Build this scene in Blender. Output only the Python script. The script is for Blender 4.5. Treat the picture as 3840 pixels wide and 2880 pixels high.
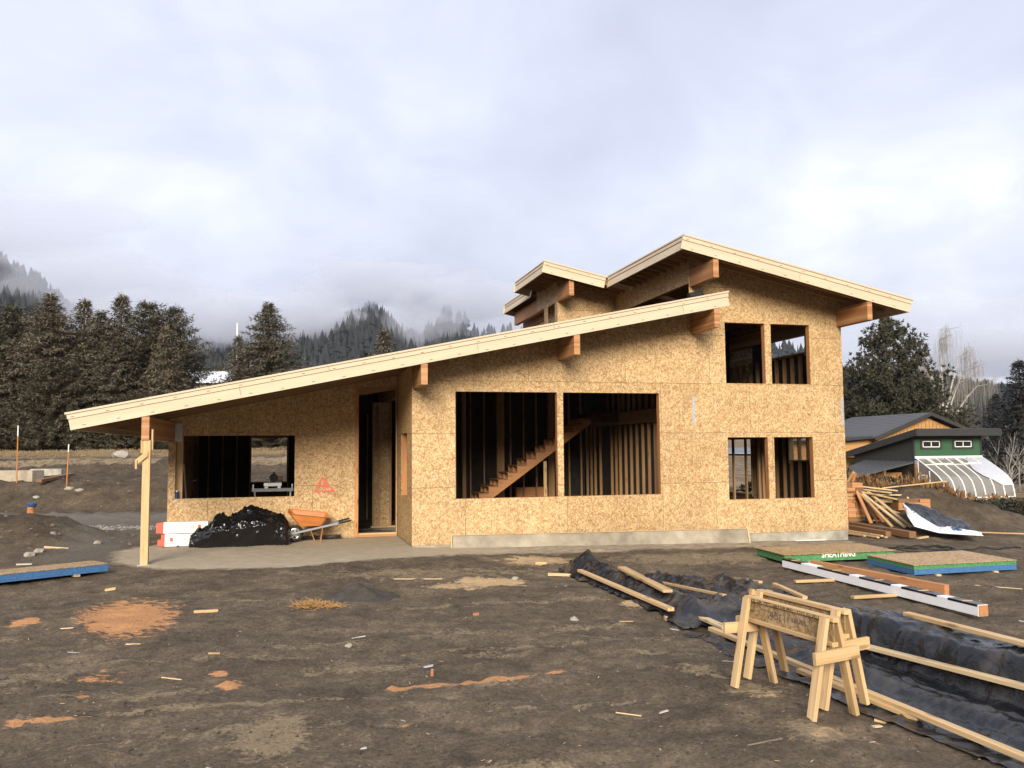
import bpy, math, random
import numpy as np
from mathutils import Vector, Matrix, noise as mnoise

for _o in list(bpy.data.objects):
    bpy.data.objects.remove(_o, do_unlink=True)
SC = bpy.context.scene
COL = SC.collection
rnd = random.Random(7)

# ---------------------------------------------------------------- camera
cam_d = bpy.data.cameras.new('camera')
cam = bpy.data.objects.new('camera', cam_d)
COL.objects.link(cam)
SC.camera = cam
HC, PITCH, ROLL = 2.25, 0.0772, 0.0082
cam_d.sensor_width = 36.0
cam_d.sensor_fit = 'HORIZONTAL'
cam_d.lens = 29.69
cam_d.clip_start = 0.1
cam_d.clip_end = 6000.0
_r0 = Vector((1, 0, 0)); _d0 = Vector((0, math.sin(PITCH), -math.cos(PITCH)))
_rt = math.cos(ROLL) * _r0 + math.sin(ROLL) * _d0
_dn = -math.sin(ROLL) * _r0 + math.cos(ROLL) * _d0
_fw = Vector((0, math.cos(PITCH), math.sin(PITCH)))
_m = Matrix((_rt, -_dn, -_fw)).transposed().to_4x4()
_m.translation = Vector((0, 0, HC))
cam.matrix_world = _m

# ---------------------------------------------------------------- exposure
SC.view_settings.view_transform = 'Standard'
SC.view_settings.look = 'None'
SC.view_settings.exposure = 1.9
SC.view_settings.gamma = 1.0
SC.view_settings.use_curve_mapping = False

# ---------------------------------------------------------------- sun and overcast sky
SUN_EL, SUN_AZ = math.radians(22), math.radians(-4)     # azimuth measured from straight behind the camera
sun_d = bpy.data.lights.new('sun', 'SUN')
sun_d.energy = 1.5
sun_d.angle = math.radians(25)
sun_d.color = (1.0, 0.89, 0.74)
sun = bpy.data.objects.new('sun', sun_d)
COL.objects.link(sun)
_sd = Vector((math.sin(SUN_AZ) * math.cos(SUN_EL), -math.cos(SUN_AZ) * math.cos(SUN_EL), math.sin(SUN_EL)))
sun.rotation_euler = _sd.to_track_quat('Z', 'Y').to_euler()
sun.location = (0, -20, 40)

world = bpy.data.worlds.new('World')
SC.world = world
world.use_nodes = True
wt = world.node_tree
wt.nodes.clear()


def wn(typ, ins=None, **props):
    n = wt.nodes.new(typ)
    for k, v in props.items():
        setattr(n, k, v)
    for k, v in (ins or {}).items():
        if isinstance(v, bpy.types.NodeSocket):
            wt.links.new(v, n.inputs[k])
        else:
            n.inputs[k].default_value = v
    return n


def wmath(op, a, b=0.0):
    return wn('ShaderNodeMath', {0: a, 1: b}, operation=op).outputs[0]


_sky = wn('ShaderNodeTexSky', sky_type='NISHITA', sun_disc=False, sun_elevation=SUN_EL,
          sun_rotation=math.pi + SUN_AZ, air_density=1.6, dust_density=4.0)
_nis = wn('ShaderNodeVectorMath', {0: _sky.outputs[0], 1: (0.005, 0.005, 0.005)}, operation='MULTIPLY').outputs[0]
_tc = wn('ShaderNodeTexCoord')
_sep = wn('ShaderNodeSeparateXYZ', {0: _tc.outputs['Generated']})
_den = wmath('ADD', wmath('MAXIMUM', _sep.outputs[2], 0.0), 0.42)
_px = wmath('DIVIDE', _sep.outputs[0], _den)
_py = wmath('DIVIDE', _sep.outputs[1], _den)
_pv = wn('ShaderNodeCombineXYZ', {0: _px, 1: _py, 2: 3.3}).outputs[0]
_n1 = wn('ShaderNodeTexNoise', {'Vector': _pv, 'Scale': 1.15, 'Detail': 4.0, 'Roughness': 0.5, 'Distortion': 0.35})
_n2 = wn('ShaderNodeTexNoise', {'Vector': _pv, 'Scale': 3.4, 'Detail': 6.0, 'Roughness': 0.55, 'Distortion': 0.5})
_nn = wmath('ADD', wmath('MULTIPLY', _n1.outputs[0], 0.68), wmath('MULTIPLY', _n2.outputs[0], 0.32))
_rmp = wn('ShaderNodeValToRGB', {0: _nn})
_cr = _rmp.color_ramp
_cr.elements[0].position = 0.38; _cr.elements[0].color = (0.158, 0.164, 0.206, 1)
_cr.elements[1].position = 0.72; _cr.elements[1].color = (0.325, 0.327, 0.335, 1)
_e = _cr.elements.new(0.50); _e.color = (0.190, 0.200, 0.246, 1)
_e = _cr.elements.new(0.60); _e.color = (0.230, 0.240, 0.283, 1)
_gr = wmath('ADD', 0.80, wmath('MULTIPLY', wn('ShaderNodeClamp', {0: wmath('DIVIDE', _sep.outputs[2], 0.30)}).outputs[0], 0.22))   # overcast: dimmer towards the horizon
_cg = wn('ShaderNodeVectorMath', {0: _rmp.outputs[0], 'Scale': _gr}, operation='SCALE').outputs[0]
_add = wn('ShaderNodeVectorMath', {0: _cg, 1: _nis}, operation='ADD').outputs[0]
_bg = wn('ShaderNodeBackground', {'Color': _add, 'Strength': 1.0})
_out = wn('ShaderNodeOutputWorld', {'Surface': _bg.outputs[0]})

SC.render.engine = 'CYCLES'
SC.cycles.use_denoising = True
SC.cycles.max_bounces = 7
SC.cycles.diffuse_bounces = 2
SC.cycles.glossy_bounces = 3
SC.cycles.transmission_bounces = 6
SC.cycles.transparent_max_bounces = 12
SC.cycles.volume_bounces = 2
SC.cycles.caustics_reflective = False
SC.cycles.caustics_refractive = False


# ---------------------------------------------------------------- node material helper
class NT:
    def __init__(s, name, rough=0.8, spec=0.3):
        s.m = bpy.data.materials.new(name)
        s.m.use_nodes = True
        s.t = s.m.node_tree
        s.b = s.t.nodes['Principled BSDF']
        s.b.inputs['Roughness'].default_value = rough
        s.b.inputs['Specular IOR Level'].default_value = spec

    def n(s, typ, ins=None, **props):
        n = s.t.nodes.new(typ)
        for k, v in props.items():
            setattr(n, k, v)
        for k, v in (ins or {}).items():
            if isinstance(v, bpy.types.NodeSocket):
                s.t.links.new(v, n.inputs[k])
            else:
                n.inputs[k].default_value = v
        return n

    def math(s, op, a, b=0.0, clamp=False):
        return s.n('ShaderNodeMath', {0: a, 1: b}, operation=op, use_clamp=clamp).outputs[0]

    def vmath(s, op, a, b=(0, 0, 0)):
        return s.n('ShaderNodeVectorMath', {0: a, 1: b}, operation=op).outputs[0]

    def noise(s, vec, scale, detail=4.0, rough=0.55, dist=0.0):
        return s.n('ShaderNodeTexNoise', {'Vector': vec, 'Scale': scale, 'Detail': detail, 'Roughness': rough, 'Distortion': dist}).outputs[0]

    def ramp(s, fac, stops):
        r = s.n('ShaderNodeValToRGB', {0: fac})
        c = r.color_ramp
        while len(c.elements) < len(stops):
            c.elements.new(0.5)
        for e, (p, col) in zip(c.elements, stops):
            e.position = p
            e.color = (*col, 1) if len(col) == 3 else col
        return r.outputs[0]

    def rampf(s, fac, a, b):
        return s.n('ShaderNodeMapRange', {0: fac, 1: a, 2: b, 3: 0.0, 4: 1.0}).outputs[0]

    def mix(s, fac, a, b, blend='MIX'):
        def c(v):
            return (*v, 1) if isinstance(v, tuple) and len(v) == 3 else v
        return s.n('ShaderNodeMixRGB', {0: fac, 1: c(a), 2: c(b)}, blend_type=blend).outputs[0]

    def obj(s):
        return s.n('ShaderNodeTexCoord').outputs['Object']

    def rand(s):
        return s.n('ShaderNodeObjectInfo').outputs['Random']

    def attr(s, name):
        return s.n('ShaderNodeAttribute', attribute_name=name).outputs['Fac']

    def col(s, v):
        if isinstance(v, bpy.types.NodeSocket):
            s.t.links.new(v, s.b.inputs['Base Color'])
        else:
            s.b.inputs['Base Color'].default_value = (*v, 1)
        return s

    def rough(s, v):
        if isinstance(v, bpy.types.NodeSocket):
            s.t.links.new(v, s.b.inputs['Roughness'])
        else:
            s.b.inputs['Roughness'].default_value = v
        return s

    def bump(s, h, strength=0.4, dist=0.02):
        b = s.n('ShaderNodeBump', {'Height': h, 'Strength': strength, 'Distance': dist})
        s.t.links.new(b.outputs[0], s.b.inputs['Normal'])
        return s

    def randvec(s, k=43.0):
        r = s.rand()
        c = s.n('ShaderNodeCombineXYZ', {0: s.math('MULTIPLY', r, k), 1: s.math('MULTIPLY', r, k * 1.7), 2: s.math('MULTIPLY', r, k * 0.6)})
        return s.vmath('ADD', s.obj(), c.outputs[0])


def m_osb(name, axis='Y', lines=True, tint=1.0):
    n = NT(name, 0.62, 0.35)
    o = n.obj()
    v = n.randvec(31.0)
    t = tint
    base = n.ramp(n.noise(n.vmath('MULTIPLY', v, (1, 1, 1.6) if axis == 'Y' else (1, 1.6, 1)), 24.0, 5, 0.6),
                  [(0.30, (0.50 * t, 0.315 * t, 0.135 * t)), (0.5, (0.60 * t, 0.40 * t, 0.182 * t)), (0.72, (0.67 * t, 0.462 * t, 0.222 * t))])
    f = None
    for k, (ang, sx, sz) in enumerate(((0.12, 13.0, 50.0), (-0.45, 15.0, 56.0), (0.62, 14.0, 52.0), (1.35, 17.0, 60.0), (-1.0, 20.0, 70.0))):
        rv = n.n('ShaderNodeVectorRotate', {'Vector': v, 'Angle': ang}, rotation_type=axis + '_AXIS').outputs[0]
        sc = (sx, sx, sz) if axis == 'Y' else (sx, sz, sx)
        vo = n.n('ShaderNodeTexVoronoi', {'Vector': n.vmath('MULTIPLY', v if False else rv, sc), 'Scale': 1.0, 'Randomness': 1.0})
        b = n.n('ShaderNodeSeparateColor', {0: vo.outputs['Color']})
        f = b.outputs[0] if f is None else n.math('MULTIPLY', n.math('ADD', f, b.outputs[0]), 0.6)
        base = n.mix(n.math('MULTIPLY', n.math('GREATER_THAN', b.outputs[0], 0.87), 0.60), base, (0.80 * t, 0.62 * t, 0.37 * t))
        base = n.mix(n.math('MULTIPLY', n.math('LESS_THAN', b.outputs[0], 0.11), 0.55), base, (0.36 * t, 0.205 * t, 0.082 * t))
        base = n.mix(n.math('MULTIPLY', n.math('GREATER_THAN', b.outputs[1], 0.985), 0.6), base, (0.22 * t, 0.115 * t, 0.05 * t))
    o = n.obj()
    big = n.noise(o, 1.1, 3)
    red = n.math('GREATER_THAN', b.outputs[2], 0.978)
    base = n.mix(n.math('MULTIPLY', red, 0.75), base, (0.40, 0.15, 0.05))
    rt = n.rand()
    base = n.mix(1.0, base, n.ramp(rt, [(0, (0.87, 0.855, 0.83)), (0.5, (0.98, 0.975, 0.97)), (1, (1.05, 1.05, 1.06))]), 'MULTIPLY')
    base = n.mix(1.0, base, n.ramp(big, [(0.3, (0.88, 0.87, 0.86)), (0.7, (1.06, 1.06, 1.06))]), 'MULTIPLY')
    if lines:
        zz = n.n('ShaderNodeSeparateXYZ', {0: o}).outputs[2]
        mud = n.math('MULTIPLY', n.n('ShaderNodeMapRange', {0: zz, 1: 0.55, 2: 0.12, 3: 0.0, 4: 1.0}).outputs[0], n.rampf(n.noise(o, 5.0, 6, 0.7), 0.42, 0.66))
        base = n.mix(n.math('MULTIPLY', mud, 0.45), base, (0.20, 0.15, 0.10))
        sx = n.n('ShaderNodeSeparateXYZ', {0: o})
        fr = n.math('FRACT', n.math('DIVIDE', sx.outputs[0], 0.4064))
        ln = n.math('LESS_THAN', n.math('ABSOLUTE', n.math('SUBTRACT', fr, 0.5)), 0.012)
        ln = n.math('MULTIPLY', ln, n.rampf(n.noise(o, 2.0, 3), 0.42, 0.55))
        base = n.mix(n.math('MULTIPLY', ln, 0.5), base, (0.12, 0.07, 0.04))
    n.col(base)
    n.bump(f, 0.25, 0.004)
    return n.m


def m_wood(name, c0, c1, gs=1.0, knots=True, dirt=0.30):
    n = NT(name, 0.65, 0.3)
    v = n.randvec(57.0)
    g = n.noise(n.vmath('MULTIPLY', v, (1.2 * gs, 26 * gs, 26 * gs)), 1.0, 5, 0.6, 0.6)
    w = n.noise(n.vmath('MULTIPLY', v, (0.9, 7, 7)), 1.0, 3, 0.5)
    base = n.mix(n.rampf(g, 0.3, 0.7), c0, c1)
    if knots:
        vo = n.n('ShaderNodeTexVoronoi', {'Vector': n.vmath('MULTIPLY', v, (2.2, 9, 9)), 'Scale': 1.0})
        k = n.math('SUBTRACT', 1.0, n.rampf(vo.outputs['Distance'], 0.10, 0.24))
        base = n.mix(n.math('MULTIPLY', k, 0.75), base, tuple(x * 0.45 for x in c0))
    base = n.mix(n.math('MULTIPLY', n.rampf(w, 0.55, 0.75), dirt), base, (0.16, 0.12, 0.085))
    rt = n.rand()
    base = n.mix(1.0, base, n.ramp(rt, [(0, (0.82, 0.79, 0.75)), (0.5, (0.97, 0.96, 0.95)), (1, (1.08, 1.08, 1.10))]), 'MULTIPLY')
    n.col(base)
    n.bump(g, 0.25, 0.003)
    return n.m


def m_plain(name, c, rough=0.7, spec=0.3, var=0.12, scale=6.0, metal=0.0, bump=0.0, c2=None, bd=0.004):
    n = NT(name, rough, spec)
    o = n.randvec(19.0)
    g = n.noise(o, scale, 5, 0.6)
    lo = tuple(x * (1 - var) for x in c)
    hi = tuple(min(1, x * (1 + var)) for x in (c2 or c))
    n.col(n.ramp(g, [(0.3, lo), (0.7, hi)]))
    n.b.inputs['Metallic'].default_value = metal
    if bump:
        n.bump(n.noise(o, scale * 6, 5, 0.65), bump, bd)
    return n.m


M = {}
M['osb'] = m_osb('osb_sheathing', tint=0.85)
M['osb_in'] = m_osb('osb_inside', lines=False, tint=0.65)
M['osb_flat'] = m_osb('osb_flat', 'Z', False, 0.70)
M['lumber'] = m_wood('spruce_lumber', (0.50, 0.325, 0.15), (0.64, 0.47, 0.26))
M['lumber_pale'] = m_wood('pale_lumber', (0.56, 0.42, 0.225), (0.66, 0.53, 0.33))
M['room_shade'] = m_plain('black_room_shade', (0.035, 0.030, 0.026), 0.9, var=0.3)  # near-black stands in for the shade of unlit rooms
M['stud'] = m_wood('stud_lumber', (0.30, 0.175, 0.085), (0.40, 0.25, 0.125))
M['brown_wood'] = m_wood('brown_lumber', (0.17, 0.09, 0.04), (0.27, 0.15, 0.075))
M['orange_wood'] = m_wood('orange_lumber', (0.40, 0.18, 0.075), (0.50, 0.255, 0.11))


def m_glulam():
    n = NT('glulam', 0.55, 0.35)
    v = n.randvec(23.0)
    sp = n.n('ShaderNodeSeparateXYZ', {0: n.obj()})
    lam = n.math('FLOOR', n.math('DIVIDE', sp.outputs[2], 0.0505))
    wn_ = n.n('ShaderNodeTexWhiteNoise', {'W': lam}, noise_dimensions='1D').outputs[0]
    g = n.noise(n.vmath('MULTIPLY', v, (1.0, 30, 30)), 1.0, 4, 0.6, 0.5)
    base = n.mix(wn_, (0.31, 0.130, 0.048), (0.52, 0.30, 0.145))
    base = n.mix(n.math('MULTIPLY', n.rampf(g, 0.35, 0.7), 0.45), base, (0.38, 0.17, 0.06))
    fr = n.math('FRACT', n.math('DIVIDE', sp.outputs[2], 0.0505))
    ln = n.math('LESS_THAN', fr, 0.07)
    base = n.mix(n.math('MULTIPLY', ln, 0.5), base, (0.20, 0.09, 0.035))
    n.col(base)
    return n.m


M['glulam'] = m_glulam()


def m_fascia():
    n = NT('primed_fascia', 0.55, 0.3)
    v = n.randvec(11.0)
    w = n.noise(n.vmath('MULTIPLY', v, (0.8, 9, 9)), 1.0, 5, 0.6)
    base = n.ramp(w, [(0.3, (0.53, 0.435, 0.305)), (0.7, (0.605, 0.505, 0.365))])
    vo = n.n('ShaderNodeTexVoronoi', {'Vector': n.vmath('MULTIPLY', v, (0.55, 3.0, 3.0)), 'Scale': 1.0})
    k = n.math('SUBTRACT', 1.0, n.rampf(vo.outputs['Distance'], 0.015, 0.045))
    base = n.mix(n.math('MULTIPLY', k, 0.5), base, (0.30, 0.25, 0.15))
    n.col(base)
    return n.m


M['fascia'] = m_fascia()
M['nail'] = m_plain('dark_nail_mark', (0.16, 0.14, 0.11), 0.6)
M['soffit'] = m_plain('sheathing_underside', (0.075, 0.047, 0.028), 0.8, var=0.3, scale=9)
M['concrete'] = m_plain('concrete', (0.25, 0.235, 0.19), 0.85, var=0.28, scale=2.2, bump=0.3, c2=(0.36, 0.34, 0.28))
M['slab'] = m_plain('slab_concrete', (0.30, 0.27, 0.22), 0.85, var=0.15, scale=2.0)
M['form'] = m_plain('form_board', (0.25, 0.215, 0.16), 0.75, var=0.3, scale=1.6, c2=(0.32, 0.285, 0.215), bump=0.15)
M['galv'] = m_plain('galvanised_steel', (0.62, 0.64, 0.66), 0.38, 0.5, var=0.2, scale=25, metal=0.55)
M['black_rubber'] = m_plain('black_rubber', (0.022, 0.022, 0.022), 0.65, 0.3, var=0.3)
M['white_paper'] = m_plain('white_wrap', (0.74, 0.75, 0.77), 0.6, 0.3, var=0.06, scale=3, bump=0.25)
M['white_paint'] = m_plain('white_paint', (0.78, 0.78, 0.76), 0.5, 0.4, var=0.05)
M['black_paint'] = m_plain('black_print', (0.02, 0.02, 0.02), 0.7)
M['red_print'] = m_plain('red_card', (0.66, 0.13, 0.085), 0.6, var=0.08)
M['red_spray'] = m_plain('red_spray_paint', (0.72, 0.13, 0.10), 0.6, var=0.12, scale=20)
M['orange_tray'] = m_plain('orange_tray', (0.50, 0.18, 0.05), 0.33, 0.5, var=0.08)
M['steel_grey'] = m_plain('grey_steel', (0.23, 0.24, 0.26), 0.45, 0.5, var=0.1, metal=0.3)
M['rust'] = m_plain('rusty_steel', (0.34, 0.18, 0.08), 0.7, var=0.3, scale=30)
M['chrome'] = m_plain('bright_rim', (0.72, 0.72, 0.70), 0.25, 0.5, metal=0.8)
M['green_edge'] = m_plain('green_edge_paint', (0.065, 0.21, 0.085), 0.7, var=0.3, scale=30, c2=(0.085, 0.25, 0.10))
M['green_dark'] = m_plain('dark_green_edge_paint', (0.04, 0.13, 0.055), 0.7, var=0.3, scale=30)
M['blue_edge'] = m_plain('blue_edge_paint', (0.055, 0.15, 0.32), 0.7, var=0.25, scale=30)
M['green_wall'] = m_plain('green_siding', (0.036, 0.098, 0.048), 0.6, var=0.07, scale=3)
M['dark_wall'] = m_plain('charcoal_siding', (0.045, 0.045, 0.04), 0.75, var=0.2)
M['dark_trim'] = m_plain('charcoal_trim', (0.035, 0.035, 0.035), 0.55, 0.4, var=0.2)
M['shingle'] = m_plain('grey_shingle', (0.10, 0.105, 0.115), 0.85, var=0.35, scale=14, bump=0.3)
M['metal_roof'] = m_plain('dark_metal_roof', (0.10, 0.105, 0.115), 0.4, 0.5, var=0.15, metal=0.3)
M['tan_wall'] = m_plain('tan_siding', (0.45, 0.25, 0.095), 0.75, var=0.18, scale=4)
M['white_roof'] = m_plain('white_metal_roof', (0.70, 0.74, 0.82), 0.35, 0.5, var=0.05)
M['glass_dark'] = m_plain('dark_glass', (0.02, 0.022, 0.024), 0.08, 0.6)
M['poly'] = m_plain('polycarbonate', (0.20, 0.19, 0.17), 0.18, 0.7, var=0.15, scale=1.5)
M['poly_white'] = m_plain('white_cover', (0.46, 0.48, 0.52), 0.35, 0.5, var=0.08)
M['rock_pale'] = m_plain('pale_stone', (0.33, 0.30, 0.25), 0.85, var=0.25, scale=5, bump=0.4, bd=0.02)
M['rock'] = m_plain('grey_stone', (0.24, 0.22, 0.19), 0.85, var=0.3, scale=5, bump=0.4, bd=0.02)
M['stone_brown'] = m_plain('brown_pebble', (0.15, 0.125, 0.10), 0.9, var=0.3)
M['paper_bit'] = m_plain('pale_litter', (0.44, 0.42, 0.37), 0.8, var=0.1)
M['blue_plastic'] = m_plain('blue_plastic', (0.03, 0.075, 0.20), 0.4, var=0.1)
M['asphalt'] = m_plain('asphalt', (0.19, 0.20, 0.22), 0.85, var=0.12, scale=2)
M['road_paint'] = m_plain('road_paint', (0.75, 0.75, 0.72), 0.7)
M['straw'] = m_plain('straw', (0.42, 0.24, 0.085), 0.8, var=0.35, scale=40)
M['soil'] = m_plain('dark_soil', (0.060, 0.052, 0.042), 0.95, var=0.3, scale=8, bump=0.6, bd=0.02)
M['rust_orange'] = m_plain('orange_stake', (0.45, 0.20, 0.06), 0.8, var=0.2)
M['terra'] = m_plain('orange_clay', (0.36, 0.16, 0.075), 0.8, var=0.3, scale=12)
M['bark'] = m_plain('bark', (0.11, 0.085, 0.062), 0.9, var=0.35, scale=10, bump=0.4)
M['birch'] = m_plain('white_bark', (0.42, 0.40, 0.36), 0.8, var=0.3, scale=4)
M['twig'] = m_plain('bare_twig', (0.19, 0.15, 0.11), 0.9, var=0.3, scale=2)
M['twig_brown'] = m_plain('brown_twig', (0.13, 0.088, 0.055), 0.9, var=0.3, scale=2)
M['twig_pale'] = m_plain('pale_twig', (0.27, 0.25, 0.22), 0.9, var=0.3, scale=2)


def m_film(name, c, dust, rough=0.3, bumpk=0.6, dustc=(0.17, 0.135, 0.095)):
    n = NT(name, rough, 0.5)
    o = n.obj()
    w0 = n.noise(o, 3.2, 4, 0.55, 0.8)
    w = n.math('ABSOLUTE', n.math('SUBTRACT', w0, 0.5))
    d = n.noise(o, 2.2, 6, 0.65, 0.3)
    dd = n.math('MULTIPLY', n.rampf(d, 0.50, 0.68), dust)
    n.col(n.mix(dd, c, dustc))
    n.rough(n.math('ADD', n.math('MULTIPLY', dd, 0.5), rough))
    n.bump(n.math('ADD', w, n.math('MULTIPLY', n.noise(o, 14.0, 4, 0.6, 1.0), 0.15)), bumpk * 0.7, 0.05)
    return n.m


M['film'] = m_film('black_plastic_film', (0.011, 0.012, 0.014), 0.28, 0.24, 0.6, (0.15, 0.14, 0.125))
M['film_shiny'] = m_film('glossy_black_plastic', (0.007, 0.007, 0.008), 0.03, 0.16, 0.35)
M['film_white'] = m_film('white_plastic_film', (0.72, 0.74, 0.78), 0.25, 0.4, 0.4, (0.5, 0.5, 0.5))


def m_foliage(name, dark, mid, tip, sc=0.9):
    n = NT(name, 0.75, 0.25)
    o = n.obj()
    g = n.noise(o, sc, 4, 0.6)
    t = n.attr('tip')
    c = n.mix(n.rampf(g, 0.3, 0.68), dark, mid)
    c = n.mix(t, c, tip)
    rt = n.rand()
    c = n.mix(1.0, c, n.ramp(rt, [(0, (0.85, 0.86, 0.84)), (1, (1.12, 1.08, 1.02))]), 'MULTIPLY')
    n.col(c)
    return n.m


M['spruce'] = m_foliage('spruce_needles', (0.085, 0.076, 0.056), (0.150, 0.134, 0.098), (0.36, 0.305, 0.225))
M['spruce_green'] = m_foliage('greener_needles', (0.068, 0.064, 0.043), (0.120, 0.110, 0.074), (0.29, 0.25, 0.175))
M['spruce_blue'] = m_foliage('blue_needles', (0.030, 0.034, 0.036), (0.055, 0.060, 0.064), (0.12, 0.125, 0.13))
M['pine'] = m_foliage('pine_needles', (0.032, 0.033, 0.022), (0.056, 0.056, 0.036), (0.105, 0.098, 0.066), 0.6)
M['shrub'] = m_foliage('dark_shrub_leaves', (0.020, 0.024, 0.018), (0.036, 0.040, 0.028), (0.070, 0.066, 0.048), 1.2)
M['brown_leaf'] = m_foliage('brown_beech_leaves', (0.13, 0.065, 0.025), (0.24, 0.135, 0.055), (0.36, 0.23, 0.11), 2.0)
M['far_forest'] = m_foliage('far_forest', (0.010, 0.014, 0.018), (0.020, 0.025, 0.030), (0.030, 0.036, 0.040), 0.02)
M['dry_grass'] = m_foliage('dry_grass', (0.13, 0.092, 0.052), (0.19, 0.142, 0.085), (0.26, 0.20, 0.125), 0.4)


# ---------------------------------------------------------------- mesh builder
class MB:
    def __init__(s):
        s.v, s.f, s.tip = [], [], []

    def add(s, verts, faces, tip=None):
        o = len(s.v)
        s.v += [tuple(p) for p in verts]
        s.f += [tuple(i + o for i in f) for f in faces]
        s.tip += tip if tip is not None else [0.0] * len(verts)
        return s

    def box(s, x0, x1, y0, y1, z0, z1):
        return s.add([(x0, y0, z0), (x1, y0, z0), (x1, y1, z0), (x0, y1, z0), (x0, y0, z1), (x1, y0, z1), (x1, y1, z1), (x0, y1, z1)],
                     [(0, 3, 2, 1), (4, 5, 6, 7), (0, 1, 5, 4), (1, 2, 6, 5), (2, 3, 7, 6), (3, 0, 4, 7)])

    def prism(s, poly, off):
        """poly: list of 3-D points (planar), swept by the vector off."""
        n = len(poly)
        off = Vector(off)
        a = [Vector(p) for p in poly]
        b = [p + off for p in a]
        nrm = Vector((0, 0, 0))
        for i in range(n):
            nrm += a[i].cross(a[(i + 1) % n])
        if nrm.dot(off) > 0:
            a, b = b, a
        # a is now the face looking along +normal, b the far one
        return s.add(a + b, [tuple(range(n)), tuple(reversed(range(n, 2 * n)))] +
                     [(i, n + i, n + (i + 1) % n, (i + 1) % n) for i in range(n)])

    def beam(s, p, q, w, t, up=(0, 0, 1), ch=0.0):
        p, q = Vector(p), Vector(q)
        d = (q - p)
        L = d.length
        d /= L
        y = Vector(up).cross(d)
        if y.length < 1e-5:
            y = Vector((1, 0, 0)).cross(d)
        y.normalize()
        z = d.cross(y)
        hw, ht = w / 2, t / 2
        if ch:
            sec = [(-hw + ch, -ht), (hw - ch, -ht), (hw, -ht + ch), (hw, ht - ch), (hw - ch, ht), (-hw + ch, ht), (-hw, ht - ch), (-hw, -ht + ch)]
        else:
            sec = [(-hw, -ht), (hw, -ht), (hw, ht), (-hw, ht)]
        n = len(sec)
        vs = [p + y * a + z * b for a, b in sec] + [q + y * a + z * b for a, b in sec]
        return s.add(vs, [tuple(reversed(range(n))), tuple(range(n, 2 * n))] + [(i, (i + 1) % n, n + (i + 1) % n, n + i) for i in range(n)])

    def tube(s, pts, rad, n=6, cap=True):
        pts = [Vector(p) for p in pts]
        rads = rad if isinstance(rad, (list, tuple)) else [rad] * len(pts)
        rings = []
        prev = None
        for i, p in enumerate(pts):
            d = (pts[min(i + 1, len(pts) - 1)] - pts[max(i - 1, 0)])
            d.normalize()
            if prev is None:
                y = d.cross(Vector((0, 0, 1)))
                if y.length < 0.05:
                    y = d.cross(Vector((1, 0, 0)))
            else:
                y = prev - d * prev.dot(d)
            y.normalize()
            prev = y
            z = d.cross(y)
            rings.append([p + (y * math.cos(2 * math.pi * k / n) + z * math.sin(2 * math.pi * k / n)) * rads[i] for k in range(n)])
        vs = [v for r in rings for v in r]
        fs = []
        for i in range(len(pts) - 1):
            for k in range(n):
                fs.append((i * n + k, i * n + (k + 1) % n, (i + 1) * n + (k + 1) % n, (i + 1) * n + k))
        if cap:
            fs += [tuple(reversed(range(n))), tuple(range((len(pts) - 1) * n, len(pts) * n))]
        return s.add(vs, fs)

    def lathe(s, c, axis, prof, n=20):
        """prof: list of (along, radius) around axis through c."""
        c = Vector(c)
        a = Vector(axis).normalized()
        y = a.cross(Vector((0, 0, 1)))
        if y.length < 0.05:
            y = a.cross(Vector((1, 0, 0)))
        y.normalize()
        z = a.cross(y)
        vs = [c + a * h + (y * math.cos(2 * math.pi * k / n) + z * math.sin(2 * math.pi * k / n)) * r for h, r in prof for k in range(n)]
        fs = []
        for i in range(len(prof) - 1):
            for k in range(n):
                fs.append((i * n + k, i * n + (k + 1) % n, (i + 1) * n + (k + 1) % n, (i + 1) * n + k))
        return s.add(vs, fs)

    def mesh(s, name, mat, smooth=False, tips=False):
        me = bpy.data.meshes.new(name)
        me.from_pydata(s.v, [], s.f)
        me.validate()
        if mat is not None:
            me.materials.append(M[mat] if isinstance(mat, str) else mat)
        if smooth:
            me.polygons.foreach_set('use_smooth', [True] * len(me.polygons))
        if tips and len(me.vertices) == len(s.tip):
            a = me.attributes.new('tip', 'FLOAT', 'POINT')
            a.data.foreach_set('value', s.tip)
        me.update()
        return me

    def build(s, name, mat, parent=None, smooth=False, tips=False, **kw):
        return link(name, s.mesh(name, mat, smooth, tips), parent, **kw)


def link(name, data, parent=None, mw=None, **kw):
    o = bpy.data.objects.new(name, data)
    COL.objects.link(o)
    if parent is not None:
        o.parent = parent
    if mw is not None:
        o.matrix_local = mw
    for k, v in kw.items():
        o[k] = v
    return o


def thing(name, label, cat, loc=(0, 0, 0), rz=0.0, group=None, data=None):
    o = bpy.data.objects.new(name, data)
    COL.objects.link(o)
    o.location = loc
    o.rotation_euler = (0, 0, rz)
    o['label'] = label
    o['category'] = cat
    if group:
        o['group'] = group
    return o


def tag(o, label, cat, group=None):
    o['label'] = label
    o['category'] = cat
    if group:
        o['group'] = group
    return o


def copy_tree(o, parent=None):
    c = o.copy()
    COL.objects.link(c)
    if parent is not None:
        c.parent = parent
    for ch in list(o.children):
        copy_tree(ch, c)
    return c


_bcache = {}


def frame(p, q, up=(0, 0, 1)):
    p, q = Vector(p), Vector(q)
    d = (q - p)
    L = d.length
    d /= L
    y = Vector(up).cross(d)
    if y.length < 1e-5:
        y = Vector((0, 1, 0))
    y.normalize()
    z = d.cross(y)
    m = Matrix((d, y, z)).transposed().to_4x4()
    m.translation = p
    return m, L


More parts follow.
